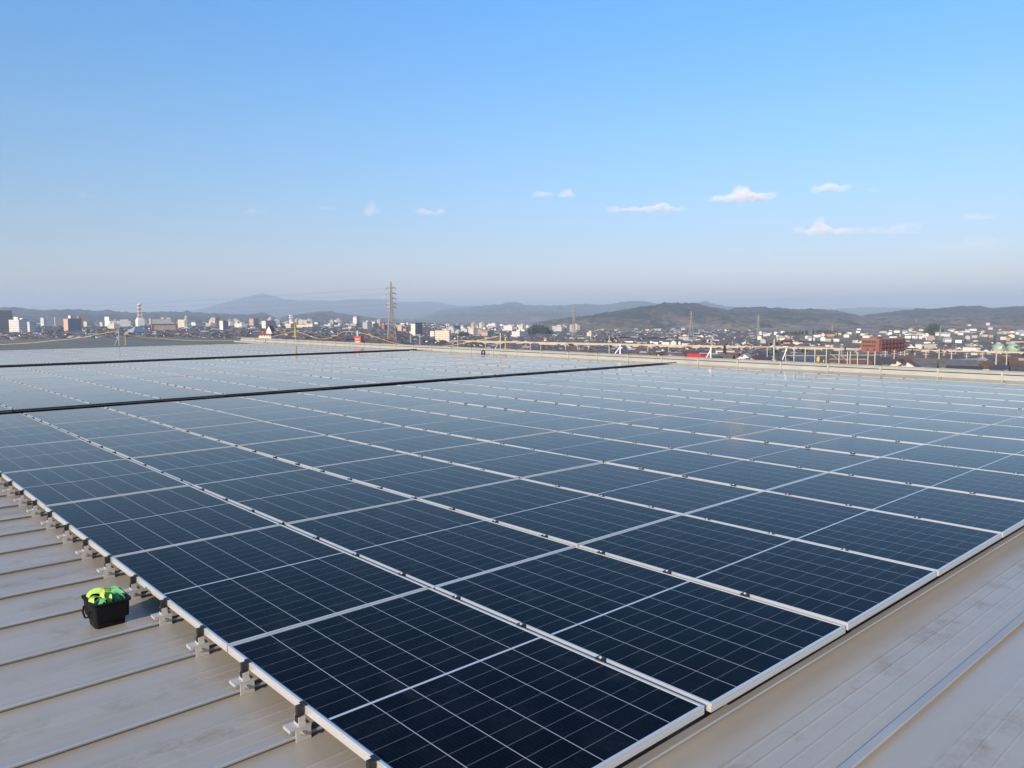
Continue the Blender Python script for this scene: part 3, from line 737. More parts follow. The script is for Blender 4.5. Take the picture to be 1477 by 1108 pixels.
PW_ = plain("plain_white_wall", C_WHITE, .8); PO = plain("sunlit_orange_wall", C_ORANGE, .8); PC = plain("sunlit_cream_wall", C_CREAM, .8); PG = plain("plain_grey_wall", C_GREY, .8)
def named_buildings():
    L = [
     ("office_building", "wide dark glass office building cut by the left picture edge", -26, 18, 448, 471, 1500, 0, FD, ()),
     ("hospital_building", "stepped white building beside the dark office block at far left", 12, 41, 461.5, 477, 1350, .5, FW_, ((.1, .3, .2, .6, 0, 5, PW_), (.6, .9, .2, .8, 0, 3, PW_))),
     ("stair_building", "low white annex stepping down beside the stepped white building", 40, 52, 464.5, 477, 1340, .15, FW_, ()),
     ("tower_block", "pale slim tower block left of a blue grey one", 58, 67, 458.5, 472, 2100, .5, FW_, ()),
     ("tower_block", "blue grey tower block beside the pale slim tower", 67, 78, 456.5, 472, 2150, 0, FBL, ()),
     ("tower_block", "broad blue grey slab block left of the orange ended one", 79, 92, 457.5, 472, 2200, 0, FBL, ()),
     ("tower_block", "slab block with sunlit orange end wall and dark front", 91, 117.5, 460, 478, 1450, .24, FBL, ((.28, .5, .2, .8, 0, 6, PC),)),
     ("tower_block", "reddish tower peeping over the orange ended block", 112.5, 120, 455.5, 470, 2300, 0, FBR, ()),
     ("department_store", "white building with tall square turret", 150.5, 159, 457, 472, 1900, .75, PW_, ()),
     ("department_store", "long low white building right of the square turret", 158, 188, 463, 474, 1850, 0, FW_, ((.55, .9, .1, .7, 0, 3, PW_),)),
     ("apartment_block", "low pale apartment block left of the long white building", 120, 135, 464, 474, 1950, .3, FC, ()),
     ("apartment_block", "small cream block below the square turret", 143, 151, 465, 474, 1950, .5, FC, ()),
     ("office_building", "beige slab behind the red framed hall", 214.5, 219, 459.5, 470, 2300, .6, FB, ()),
     ("office_building", "grey office row behind the red framed hall", 219, 247, 460.5, 470, 2350, 0, FG, ((.5, .62, 0, 1, 0, 5, PC), (.8, .95, 0, 1, 0, 4, PC))),
     ("office_building", "cream office building left of the rooftop antenna", 256, 270, 461, 476, 1700, .7, FC, ()),
     ("apartment_block", "low pale apartment block right of the cream office", 275, 291, 465, 474, 2000, .4, FW_, ()),
     ("hotel_building", "wide cream block with pinkish upper storey", 301, 318, 463, 473, 1900, .5, FC, ((.2, 1, .1, .9, 0, 8, FP),)),
     ("tower_block", "slab block with cream end wall near the centre left", 316, 329, 463, 478, 1500, .4, FBL, ()),
     ("apartment_block", "hazy pale block at the foot of the far left hills", 338, 347, 464, 473, 2300, .5, FC, ()),
     ("apartment_block", "hazy pale wide block at the foot of the hills", 348, 358, 465, 473, 2300, .4, FP, ()),
     ("hotel_building", "broad salmon block with lower yellow wing", 359, 373, 460, 478, 1700, .45, FP, ()),
     ("tower_block", "tall slab block with cream end left of the red gabled house", 377, 398, 463, 480, 1600, .28, FG, ()),
     ("tower_block", "small salmon block right of the red gabled house", 400, 408, 469, 478, 1700, .5, FC, ()),
     ("hotel_building", "cream block below the white mast", 410, 428, 467, 479, 1650, .5, FC, ((.6, .95, .2, .8, 0, 4, PC),)),
     ("apartment_block", "long cream apartment slab in the centre of the town", 426, 460, 468.5, 478, 1700, .72, FC, ((.3, .6, .1, .5, 0, 2, PC),)),
     ("apartment_block", "white topped apartment block right of the long cream slab", 453, 467, 465, 477, 1850, .35, FW_, ()),
     ("apartment_block", "salmon block left of the white tower", 474, 489, 466.5, 477, 1850, .4, FP, ()),
     ("tower_block", "white gridded tower with dark rooftop", 509, 519.5, 458, 474, 1900, .5, FW_, ((.1, .9, .1, .9, 0, 2.5, PG),)),
     ("apartment_block", "salmon low blocks at the foot of the white gridded tower", 505, 519, 467, 478, 1750, .6, FP, ()),
     ("apartment_block", "stepped salmon block between the white tower and the pylon", 531, 546, 467, 479, 1650, .45, FP, ((.4, .8, .1, .8, 0, 4, PC),)),
     ("tower_block", "narrow brown block just left of the pylon", 550, 558, 469, 480, 1600, .5, FBR, ()),
     ("apartment_block", "orange lit block right of the pylon", 573, 580.5, 469, 481, 1500, .8, FO, ()),
     ("apartment_block", "small salmon block beside the orange lit one", 581, 588, 474.5, 481, 1500, .6, FP, ()),
     ("apartment_block", "small cream block under the twin faced tower", 590, 597, 478, 484, 1350, .6, FC, ()),
     ("school_building", "wide cream school building with small roof turret", 627, 650, 477, 487, 1150, .9, FC, ((.0, .5, .2, .32, 0, 2.4, PC),)),
     ("apartment_block", "long pale slab right of the cream school", 620, 630, 478, 486, 1300, .6, FW_, ()),
     ("tower_block", "grey slab with white edge behind the cream school", 647, 664, 470.5, 481, 1800, .4, FBL, ()),
     ("tower_block", "white narrow slab right of the grey slab", 665, 674, 471, 482, 1750, .35, FW_, ()),
     ("warehouse", "long salmon roofed hall in front of the hills", 675, 694, 475, 484, 1600, 0, FP, ()),
     ("apartment_block", "reddish terraces at the foot of the wooded knoll", 694, 712, 478.5, 486, 1500, .5, FP, ()),
     ("apartment_block", "white blocks left of the dark wood", 738, 761, 478.5, 488, 1450, .5, FW_, ((.2, .4, .2, .6, 0, 3, PW_), (.8, .95, .2, .6, 0, 3, PW_))),
     ("apartment_block", "cream block standing alone below the long hill", 846.5, 857, 479.5, 490, 1400, .6, FC, ((.2, .7, .2, .6, 0, 1.6, PW_),)),
     ("warehouse", "long low white hall along the viaduct", 812, 844, 489.6, 493, 1330, 0, PW_, ()),
     ("factory_building", "cluster of cream buildings under the central right hill", 979, 1004, 486, 494, 1250, .6, FC, ((.1, .5, .3, .6, 0, 3, PC),)),
     ("factory_building", "long cream hall right of the cream cluster", 1020, 1042, 490.5, 495.5, 1200, .8, PC, ()),
     ("factory_building", "white hall left of the cream cluster", 955, 970, 486.5, 492, 1350, .5, FW_, ()),
     ("silo_building", "pale round topped silo block by the hill foot", 1083.5, 1087, 486, 492, 1400, .5, PG, ()),
     ("warehouse", "long pale hall with brown roof at the right", 1322, 1352, 497, 502.5, 900, .3, PC, ()),
     ("warehouse", "long white topped hall left of the green tanks", 1391, 1414, 502, 506, 800, .8, PW_, ()),
     ("apartment_block", "cream block with flat roof below the green tanks", 1403, 1420, 509.5, 518, 560, .5, FC, ()),
     ("shop_building", "low white hall at the far right behind the gutter", 1425, 1452, 526, 536, 290, .8, PW_, ()),
     ("shop_building", "big cream building with slanted roof beyond the gutter", 1033, 1070, 507, 520, 420, .75, PC, ()),
     ("shop_building", "long white shed wall left of the red sign", 958, 990, 511, 519, 420, .4, PW_, ()),
    ]
    roofs = {}
    for nm, lab, x0, x1, yt, yb, d, fl, fm, parts in L:
        w2 = PO if "orange end" in lab else (PC if "cream end" in lab else None)
        bldg(nm, lab, x0, x1, yt, yb, d, fl, (1, 1, 1), (.34, .33, .31) if "white" in lab else (.2, .2, .2), fac=fm, parts=parts, wall2=w2)
    # low pale hall with silver roof, red framed hall
    t, a, b, H = bldg("exhibition_hall", "long building with red roof frame and rows of grey fins", 219, 254, 468.5, 477, 1500, 0, (1, 1, 1), fac=PG)
    m = MB(); m.box(-1.2, b + 1.2, -2.2, a, H - .2, H + 1.6); m.build("canopy", FBR if False else plain("brown_red_frame", (.22, .045, .04), .6), t)
    m = MB(); m.box(-1.2, .8, -2.2, 0, 0, H - .2); m.build("end_frame", plain("brown_red_frame", (.22, .045, .04), .6), t)
    m = MB(); m.box(b - .8, b + 1.2, -2.2, 0, 0, H - .2); m.build("end_frame", plain("brown_red_frame", (.22, .045, .04), .6), t)
    for i in range(16):
        m = MB(); x = b * (i + 1) / 17; m.box(x - .25, x + .25, -1.4, -.1, 0, H - .3); m.build("fin", PC, t)
    d = 1250; t, a, b, H = bldg("hall_building", "pale hall with wide silver hipped roof on the left", 184, 208, 481, 489, d, .1, (1, 1, 1), fac=FC)
    m = MB(); L0, W0 = b / 2 + 1.5, a / 2 + 6; cx, cy = b / 2, a / 2
    m.raw([(cx - L0, cy - W0, H), (cx + L0 + 8, cy - W0, H), (cx + L0 + 8, cy + W0, H), (cx - L0, cy + W0, H), (cx - L0 * .1, cy, H + 11), (cx + L0 * .4, cy, H + 11)], [(0, 1, 5, 4), (1, 2, 5), (2, 3, 4, 5), (3, 0, 4), (3, 2, 1, 0)])
    m.build("hipped_roof", plain("silver_roof", (.46, .48, .50), .5, .3), t)
    t, a, b, H = bldg("terrace_building", "long white terrace with stepped brown roofs in front of the red framed hall", 206, 272, 481.5, 489, 1200, 0, (1, 1, 1), fac=FW_)
    for i in range(4):
        m = MB(); x0 = b * (.02 + .25 * i); x1 = x0 + b * .16
        m.raw([(x0, -1, H), (x1, -1, H), (x1, 8, H), (x0, 8, H), (x0 + 1, 5, H + 3.5), (x1 - 1, 5, H + 3.5)], [(0, 1, 5, 4), (1, 2, 5), (2, 3, 4, 5), (3, 0, 4), (3, 2, 1, 0)]); m.build("dormer_roof", RM[3], t)
    # red gabled house on the left of the rope bundle
    d = 700; t, a, b, H = bldg("red_roofed_house", "white house with broad red hipped roof and steep red gable", 372, 396, 483.5, 493, d, .75, (1, 1, 1), fac=WM[1])
    m = MB(); m.raw([(-1, -1, H), (b + 1, -1, H), (b + 1, a + 1, H), (-1, a + 1, H), (b * .4, a * .3, H + 3), (b * .4, a * .7, H + 3)], [(0, 1, 4), (1, 2, 5, 4), (2, 3, 5), (3, 0, 4, 5), (3, 2, 1, 0)]); m.build("hipped_roof", plain("red_tiles", (.25, .045, .035), .7), t)
    m = MB(); x0, x1, y0, y1 = b * .1, b * .9, 0, a * .4; z0, z1, z2 = H + 1, H + 3.2, H + 8.2
    m.raw([(x0, y0, z0), (x1, y0, z0), (x1, y1, z0), (x0, y1, z0), (x0, y0, z1), (x1, y0, z1), (x1, y1, z1), (x0, y1, z1), (x0, (y0 + y1) / 2, z2), (x1, (y0 + y1) / 2, z2)], [(0, 1, 5, 4), (1, 2, 6, 9, 5), (2, 3, 7, 6), (3, 0, 4, 8, 7)]); m.build("gable_wall", PW_, t)
    m = MB(); ym = (y0 + y1) / 2
    m.raw([(x0 - .5, y0 - .6, z1 - .3), (x1 + .5, y0 - .6, z1 - .3), (x1 + .5, ym, z2 + .3), (x0 - .5, ym, z2 + .3), (x1 + .5, y1 + .6, z1 - .3), (x0 - .5, y1 + .6, z1 - .3)], [(0, 1, 2, 3), (3, 2, 4, 5)]); m.build("gable_roof", plain("red_tiles", (.25, .045, .035), .7), t)
    # tower with cream end and striped front
    t, a, b, H = bldg("tower_block", "tall tower block with sunlit cream end and dark vertical stripes", 592.5, 609.5, 467.5, 486, 1300, .36, (1, 1, 1), fac=PG, wall2=PC)
    for i in range(4):
        m = MB(); x = b * (.12 + .22 * i); m.box(x, x + b * .12, -.5, -.02, 2, H - 1); m.build("window_strip", plain("dark_window_strip", (.05, .06, .08), .3), t)
    m = MB(); m.box(-.3, b + .6, -.9, a + .3, H + .5, H + 2); m.build("parapet", plain("dark_parapet", (.12, .12, .13), .7), t)
    # red brick block with balconies
    RB = plain("red_brick_wall", (.235, .085, .055), .85, 0, .15, .5); RB2 = plain("dark_red_balcony", (.13, .04, .035), .8)
    d = 640; t, a, b, H = bldg("brick_apartment_block", "big red brick apartment block with rows of balconies", 1243, 1308, 490.3, 520, d, .41, (1, 1, 1), (.20, .06, .05), th=62., fac=RB)
    dk = plain("dark_window", (.03, .032, .04), .25)
    for f in range(5):
        z = H - 3.3 - f * 3.25
        for i in range(7):
            x = b * (.06 + .134 * i); w_ = b * .115
            m = MB(); m.box(x, x + w_, -.06, -.01, z + .6, z + 2.7); m.build("window", dk, t)
            m = MB(); m.box(x - .2, x + w_ + .2, -1.5, -.08, z - .15, z); m.box(x - .2, x + w_ + .2, -1.5, -1.38, z, z + 1.0); m.box(x - .2, x - .05, -1.38, -.08, z, z + 2.9); m.build("balcony", RB2, t)
        for i in range(2):
            for j in range(3 if f in (0, 1) else 1):
                y = a * (.22 + .36 * i) + j * 1.9
                m = MB(); m.box(-.08, -.01, y, y + 1.3, z + .7, z + 2.0); m.build("window", dk, t)
    m = MB(); m.box(b * .05, b * .25, a * .2, a * .6, H + .5, H + 2.6); m.build("roof_house", RB, t)
    # brown shed near the right
    d = 265; t, a, b, H = bldg("storage_shed", "brown timber clad shed with blue grey lean-to roof", 1376, 1424, 522, 533, d, .28, (1, 1, 1), (.30, .34, .38), fac=plain("brown_boards", (.30, .13, .07), .8, 0, .2, 2.))
    return
named_buildings()
def small_blocks():
    rnd = random.Random(31); X = Vector((RT.x, RT.y, 0)).normalized(); ba = math.atan2(X.y, X.x); roots = {}
    FAC = (("cream", FC), ("white", FW_), ("salmon", FP), ("beige", FB), ("cream", FC), ("white", FW_), ("grey", FG))
    for _ in range(105):
        px = rnd.choice((rnd.uniform(20, 740), rnd.uniform(255, 560), rnd.uniform(640, 830))); d = rnd.uniform(1500, 3000)
        if any(a - 1 < px < b + 1 and c < d < e + 300 for a, b, c, e in RESERVED): continue
        p = at(px, HOR, d); g = gz(p.x, p.y); i = rnd.randrange(len(FAC)); sh = rnd.randrange(4); key = (i, sh)
        rz = ba + R_(rnd.choice((46, 40, 50, 10))) + rnd.uniform(-.1, .1)
        RESERVED.append((px - 5, px + 5, d - 25, d + 25))
        if key in roots: dup(roots[key], (p.x, p.y, g), rz); continue
        L, W, H = ((20, 12, 12), (32, 12, 16), (14, 12, 20), (26, 16, 8))[sh]
        t = thing("town_block", f"small {FAC[i][0]} {('four storey', 'long seven storey', 'narrow tall', 'low broad')[sh]} block in the hazy town centre", "building", (p.x, p.y, g), "mid-rise blocks in the hazy town centre", rz)
        m = MB(); m.box(-W / 2, W / 2, -L / 2, L / 2, -1, H); m.build("wall", FAC[i][1], t)
        m = MB(); m.box(-W / 2 - .3, W / 2 + .3, -L / 2 - .3, L / 2 + .3, H, H + .6); m.box(-W * .2, W * .2, -L * .3, L * .05, H + .6, H + 3.4); m.build("roof", PG, t); roots[key] = t
small_blocks()
RESERVED.append((1000, 1480, 0, 215)); RESERVED.append((1424, 1478, 700, 835))
town()

# ------------------------------------------------------------------ houses dotted on the hill slopes
def slope_houses():
    rnd = random.Random(5); n = 0
    proto = {}
    for wi in (0, 1, 5):
        a, b = house_shapes(0, 10, 7.5, 5, 2.6); proto[wi] = (a.mesh("wall", WM[wi]), b.mesh("roof", RM[(0, 5, 3)[n % 3]])); n += 1
    hs = list(HILLS.values()); roots = {}
    spots = [(1398, 470, 3), (1425, 469, 3), (1428, 475.5, 3), (1407, 486, 3), (1325, 489, 3), (1366, 494, 3), (1170, 492, 0)]
    for px0, px1, cnt in ((800, 990, 34), (1000, 1110, 10), (1300, 1475, 26)):
        for _ in range(cnt): spots.append((rnd.uniform(px0, px1), rnd.uniform(477, 486), None))
    k = 0
    for px, py, _h in spots:
        # follow the line of sight to the ground
        hit = None; dd = 1200
        best = None
        while dd < 4500:
            p = at(px, py, dd); g = gz(p.x, p.y)
            g2 = max([g] + [hh(px, dd) for hh in HH])
            if p.z <= g2: best = (p, g2); break
            dd += 25
        if not best: continue
        p, g = best; wi = rnd.choice((0, 1, 1, 5)); rz = rnd.uniform(-.4, .4) + .5
        if wi not in roots:
            t = thing("hillside_house", f"tiny {WALLC[wi][0]} walled house dotted on the far hillside", "house", (p.x, p.y, g), "houses dotted on the hillside", rz)
            ob("wall", proto[wi][0], t); ob("roof", proto[wi][1], t); roots[wi] = t
        else: dup(roots[wi], (p.x, p.y, g), rz)
HH = []
def _mk(h):
    hf, foot, dr, xa, xb = h
    def f(px, dd):
        if not (xa < px < xb) or dd < foot or dd > dr: return -1e9
        return hf(px, (dd - foot) / (dr - foot))[1]
    return f
HH += [_mk(HILLS[i]) for i in range(4)]
slope_houses()

# ------------------------------------------------------------------ viaduct, pylons, masts, tanks, poles
def viaduct():
    a = at(1560, 510, 720); b = at(620, 488.8, 1190)
    b.z = a.z; dirv = (b - a); Lg = Vector((dirv.x, dirv.y, 0)).length; rz = math.atan2(dirv.y, dirv.x)
    t = thing("railway_viaduct", "long beige concrete railway viaduct crossing the town", "viaduct", a, rz=rz)
    CON = plain("beige_concrete", (.46, .38, .27), .9, 0, .15, .1)
    m = MB(); m.box(0, Lg, -5.5, 5.5, -2.6, -1.6); m.build("deck", CON, t)
    for y in (-5.7, 5.5):
        m = MB(); m.box(0, Lg, y, y + .2, -3.0, .3); m.build("parapet", CON, t)
    x = 10; n = 0
    while x < Lg and n < 60:
        m = MB(); m.box(x - 1, x + 1, -3.5, -1.8, -26, -2.6); m.box(x - 1, x + 1, 1.8, 3.5, -26, -2.6); m.box(x - 1.1, x + 1.1, -5, 5, -3.6, -2.58); m.build("pier", CON, t); x += 18; n += 1
    x = 15; n = 0
    while x < Lg and n < 40:
        m = MB(); m.tube([(x, 5.6, -1.6), (x, 5.6, 3.5)], .16, 5); m.tube([(x, 5.6, 3.2), (x, 0, 3.4)], .1, 4); m.build("mast", PG, t); x += 24; n += 1
viaduct()
STEEL = plain("pylon_steel", (.30, .27, .23), .6, .4)
def pylon(label, px, yt, yb, d, arms, wbase=.11, name="transmission_tower", thick=1.0, mat=None):
    b = at(px, HOR, d); b.z = min(at(px, yb, d).z, gz(b.x, b.y)) if d < 2000 else at(px, yb, d).z
    H = at(px, yt, d).z - b.z; X = Vector((RT.x, RT.y, 0)).normalized()
    t = thing(name, label, "pylon", b, "power pylons" if name == "transmission_tower" else None, math.atan2(X.y, X.x) + .25)
    w0 = H * wbase; q = thick * H * .0030
    def hw(z):
        s = z / H
        return w0 * (1 - s / .5 * .62) if s < .5 else w0 * (.38 - (s - .5) / .5 * .33)
    m = MB(); zs = [0]
    while zs[-1] < H * .96: zs.append(min(H, zs[-1] + max(hw(zs[-1]) * 1.5, H * .035)))
    zs.append(H)
    cs = ((-1, -1), (1, -1), (1, 1), (-1, 1))
    for i in range(4): m.tube([(c * hw(z), e * hw(z), z) for z in zs for c, e in (cs[i],)], q * 1.25, 4)
    for z0, z1 in zip(zs, zs[1:]):
        for i in range(4):
            (a, c), (e, f) = cs[i], cs[(i + 1) % 4]; r0, r1 = hw(z0), hw(z1)
            m.tube([(a * r0, c * r0, z0), (e * r1, f * r1, z1)], q * .7, 3, caps=False); m.tube([(e * r0, f * r0, z0), (a * r1, c * r1, z1)], q * .7, 3, caps=False)
            m.tube([(a * r1, c * r1, z1), (e * r1, f * r1, z1)], q * .6, 3, caps=False)
    m.build("lattice", mat or STEEL, t)
    for s, wd in arms:
        z = H * s; wd = H * wd
        for sg in (-1, 1):
            m = MB(); r = hw(z)
            for yy in (-r, r):
                m.tube([(sg * r, yy, z), (sg * (r + wd), 0, z + H * .006)], q, 3); m.tube([(sg * r, yy, z + H * .022), (sg * (r + wd), 0, z + H * .006)], q * .8, 3)
            m.tube([(sg * (r + wd * .97), 0, z), (sg * (r + wd * .97), 0, z - H * .022)], q * 1.5, 4)
            m.build("cross_arm", mat or STEEL, t)
    return t, H
A6 = ((.90, .062), (.815, .062), (.735, .060), (.655, .056), (.60, .052))
t1, H1 = pylon("tall dark lattice pylon standing over the centre left of the town", 564.5, 406.5, 500, 900, A6, .075, thick=1.6)
pylon("tall brownish lattice pylon in front of the long hill", 827.5, 437.5, 491, 1400, ((.93, .05), (.84, .055), (.75, .055), (.66, .05)), .06, thick=1.3)
pylon("lattice pylon below the hill summit", 997, 449, 493, 1500, ((.9, .07), (.8, .08), (.7, .08)), .09, thick=1.2)
pylon("slim lattice pylon right of the hill summit", 1094, 454, 496, 1450, ((.9, .06), (.8, .07), (.7, .07)), .08, thick=1.2)
pylon("small pylon in the fields under the right hill", 1201, 469, 492, 1900, ((.9, .08), (.75, .09)), .08, thick=1.6)
pylon("lattice pylon on the slope right of the brick block", 1357.5, 470.5, 501, 1350, ((.82, .09), (.66, .09)), .10, thick=1.2)
pylon("faint thin pylon on the right hillside", 1322, 460.5, 474, 3200, ((.9, .06), (.75, .06)), .05, thick=1.8)
pylon("faint thin pylon near the right picture edge", 1473, 476, 497, 1500, ((.9, .07), (.78, .07)), .09, thick=1.4)
def wires():
    X = Vector((RT.x, RT.y, 0)).normalized(); ang = math.atan2(X.y, X.x) + .25; ax = Vector((math.cos(ang), math.sin(ang), 0))
    k = plain("power_cable", (.20, .20, .21), .5)
    for s, _ in A6[:4]:
        for sg in (-1, 1):
            p0 = t1.location + ax * sg * H1 * .068 + Vector((0, 0, H1 * s)); p1 = at(-120, 437 + (1 - s) * 60, 1700) + ax * sg * 8
            mb = MB(); pts = [p0.lerp(p1, i / 24) - Vector((0, 0, 34 * (i / 24) * (1 - i / 24))) for i in range(25)]
            mb.tube([q - p0 for q in pts], .055, 4)
            tag(mb.build("power_line", k, None, p0), "thin power line running left from the tall dark pylon", "power line", "power lines strung from the tall pylon")
wires()
# red and white broadcast tower
def comm_tower():
    d = 2000; px = 201.5; b = at(px, HOR, d); b.z = gz(b.x, b.y); H = at(px, 436.5, d).z - b.z
    t = thing("broadcast_tower", "red and white banded broadcast tower rising above the left town", "tower", b)
    RB = plain("tower_red", (.55, .30, .28), .7)
    zs = [.0, .36, .50, .60, .70, .80, .90]; rs = [10.5, 8.2, 5.2, 4.8, 4.5, 4.2, 3.6]
    m = MB(); m.box(-10, 10, -8, 8, 0, H * .36); m.build("base_block", PW_, t)
    m = MB(); m.box(-7.5, 7.5, -6, 6, H * .36, H * .43); m.build("base_block", PW_, t)
    for i in range(7):
        z0, z1 = H * (.43 + .068 * i), H * (.43 + .068 * (i + 1)); r = 4.0 - .2 * i; m = MB()
        for c in ((-1, -1), (1, -1), (1, 1), (-1, 1)): m.box(c[0] * r - .6, c[0] * r + .6, c[1] * r - .6, c[1] * r + .6, z0, z1)
        for (a, c), (e, f) in (((-1, -1), (1, -1)), ((1, -1), (1, 1)), ((1, 1), (-1, 1)), ((-1, 1), (-1, -1))):
            m.tube([(a * r, c * r, z0), (e * r, f * r, z1)], .4, 4); m.tube([(e * r, f * r, z0), (a * r, c * r, z1)], .4, 4)
        m.box(-r * .8, r * .8, -r * .8, r * .8, z0 + .6, z1 - .6)
        m.build("lattice", (PW_ if i % 2 else RB), t)
    m = MB(); m.lathe([(4.6, H * .91), (5.2, H * .935), (3.2, H * .95), (1.2, H * .955), (.5, H)], n=10); m.build("antenna", PW_, t)
comm_tower()
def mast(label, px, yt, yb, d, r):
    b = at(px, yb, d); H = at(px, yt, d).z - b.z; g = gz(b.x, b.y); m = MB()
    m.tube([(0, 0, g - b.z), (0, 0, H * .5), (0, 0, H)], r, 6, r * .35); 
    for s in (.35, .6, .8): m.box(-r * 2.2, r * 2.2, -r * 2.2, r * 2.2, H * s, H * s + r * 2)
    tag(m.build("antenna_mast", PW_, None, b), label, "mast")
mast("white rooftop antenna mast above the cream office", 268.5, 455, 466, 1700, .9)
mast("slim white mast above the central cream blocks", 420, 453.5, 468, 1750, 1.4)
mast("faint mast on the tall slab block", 390, 457, 464, 1650, .7)
mast("faint thin mast behind the cream school", 645, 466, 477, 1900, .7)
# green gas holders
def tank(label, px, d, marks):
    r = pxw(8.6, d); c = at(px, 503.5, d); RESERVED.append((px - 14, px + 14, 640, d + 30)); t = thing("gas_tank", label, "tank", c, "green spherical gas tanks")
    m = MB(); n = 14; m.lathe([(max(.02, r * math.sin(math.pi * i / n)), -r * math.cos(math.pi * i / n)) for i in range(n + 1)], n=24)
    m.build("sphere", plain("tank_green", (.24, .35, .25), .55, 0, .1, .1), t, sm=True)
    g = gz(c.x, c.y) - c.z
    for k in range(6):
        a = k * 1.047 + .3; m = MB(); m.tube([(r * .98 * math.cos(a), r * .98 * math.sin(a), g), (r * .98 * math.cos(a), r * .98 * math.sin(a), 0)], r * .05, 6); m.build("leg", PG, t)
    m = MB(); m.box(-r * .3, r * .3, -r * .3, r * .3, r * .97, r * 1.07); m.build("top_platform", PC, t)
    for dx, dz, sx, sz, mt in marks:                       # painted patches hugging the shell
        m = MB(); nn = 8; vs = []
        for i in range(nn + 1):
            for j in range(nn + 1):
                aa, bb = dx + sx * 1.5 * (i / nn - .5), dz + sz * 1.4 * (j / nn - .5)
                k = 1 - abs((i / nn - .5) * (j / nn - .5)) * 1.2
                v = (-FW + RT * aa * k - DN * bb * k).normalized() * (r * 1.006); vs.append(v)
        m.raw(vs, [(i * (nn + 1) + j, (i + 1) * (nn + 1) + j, (i + 1) * (nn + 1) + j + 1, i * (nn + 1) + j + 1) for i in range(nn) for j in range(nn)]); m.build("painted_mark", mt, t)
DK = plain("dark_mark", (.05, .07, .07), .6); LT = plain("light_mark", (.55, .62, .5), .6)
tank("left green spherical gas tank with pale and dark painted figures", 1440.5, 800, ((-.15, .32, .34, .26, LT), (.28, .40, .16, .22, DK), (.10, .14, .14, .3, DK), (-.42, .1, .14, .2, LT)))
tank("right green spherical gas tank with two dark painted blotches", 1461, 800, ((-.28, .40, .3, .26, DK), (.26, .42, .3, .26, DK), (.0, .16, .2, .24, DK), (.02, -.12, .2, .12, LT)))
# utility poles
def poles():
    rnd = random.Random(9); WOOD = plain("concrete_pole", (.42, .37, .29), .8); root = None
    L = [(1292, 505, 300), (1301, 507, 310), (1311, 509, 330), (1307, 506, 300), (1322, 509, 320), (1338, 506, 270), (1357, 503, 260), (1364, 508, 330), (1375, 505, 270), (1397, 509, 300), (1420, 507, 300), (1440, 503, 240), (1455, 508, 270), (1279, 506, 300), (1084, 504, 380), (1108, 500, 330), (1050, 506, 420), (965, 500, 480), (935, 500, 520), (780, 494, 620), (833, 496, 560), (849, 497, 600), (765, 496, 640), (660, 484, 720), (605, 482, 760), (592, 483, 760), (700, 486, 700), (816, 494, 640), (990, 499, 500), (1005, 500, 520), (1070, 502, 430), (1237, 502, 430), (1215, 500, 480), (1342, 497, 560), (1381, 500, 520), (60, 475, 1300), (118, 474, 1300), (130, 476, 1250), (30, 476, 1250), (155, 476, 1250)]
    for i, (px, yt, d) in enumerate(L):
        b = at(px, HOR, d); b.z = gz(b.x, b.y); H = at(px, yt, d).z - b.z
        t = thing("utility_pole", "slender grey utility pole with cross arms among the town roofs", "utility pole", b, "utility poles among the town roofs", rnd.uniform(-.6, .9))
        k = max(1., d / 420)
        m = MB(); m.tube([(0, 0, 0), (0, 0, H)], .25 * k, 6, .18 * k); m.build("pole", WOOD, t)
        m = MB()
        for z in (.5, 1.4): m.box(-1.0, 1.0, -.08 * k, .08 * k, H - z, H - z + .14 * k)
        m.build("cross_arm", WOOD, t)
    for px, yt, d, lab in ((879, 484, 300, "utility pole with dark transformers left of the white braced post"), (1118, 489, 260, "utility pole with dark transformers and cables at the scaffold posts")):
        b = at(px, HOR, d); b.z = gz(b.x, b.y); H = at(px, yt, d).z - b.z
        t = thing("utility_pole", lab, "utility pole", b, rz=.3)
        m = MB(); m.tube([(0, 0, 0), (0, 0, H)], .24, 8, .16); m.build("pole", WOOD, t)
        for z in (.6, 1.5):
            m = MB(); m.box(-2.0, 2.2, -.09, .09, H - z, H - z + .16); m.build("cross_arm", BLACK, t)
        for x, z in ((-1.1, -1.9), (.9, -1.7), (2.4, -1.2), (.4, -4.2)):
            m = MB(); m.lathe([(.34, H + z - .4), (.38, H + z - .3), (.38, H + z + .4), (.2, H + z + .5)], (x, .2, 0), 8); m.build("transformer", BLACK, t)
        for k in range(3):
            m = MB(); m.tube([(-2 + 2 * k, 0, H - .5), (5 + 4 * k, 12, H - 1.4), (20, 40, H - 1.0 - .5 * k)], .05, 4); m.build("cable", BLACK, t)
poles()
def vent():
    d = 300; t = thing("white_dome", "white round topped object behind the scaffold posts", "dome", at(1245, 526, d))
    r = pxw(5, d); m = MB(); m.lathe([(r, -6), (r, r * .7), (r * .92, r * 1.2), (r * .6, r * 1.65), (r * .2, r * 1.8)], n=16); m.build("shell", PW_, t, sm=True)
vent()
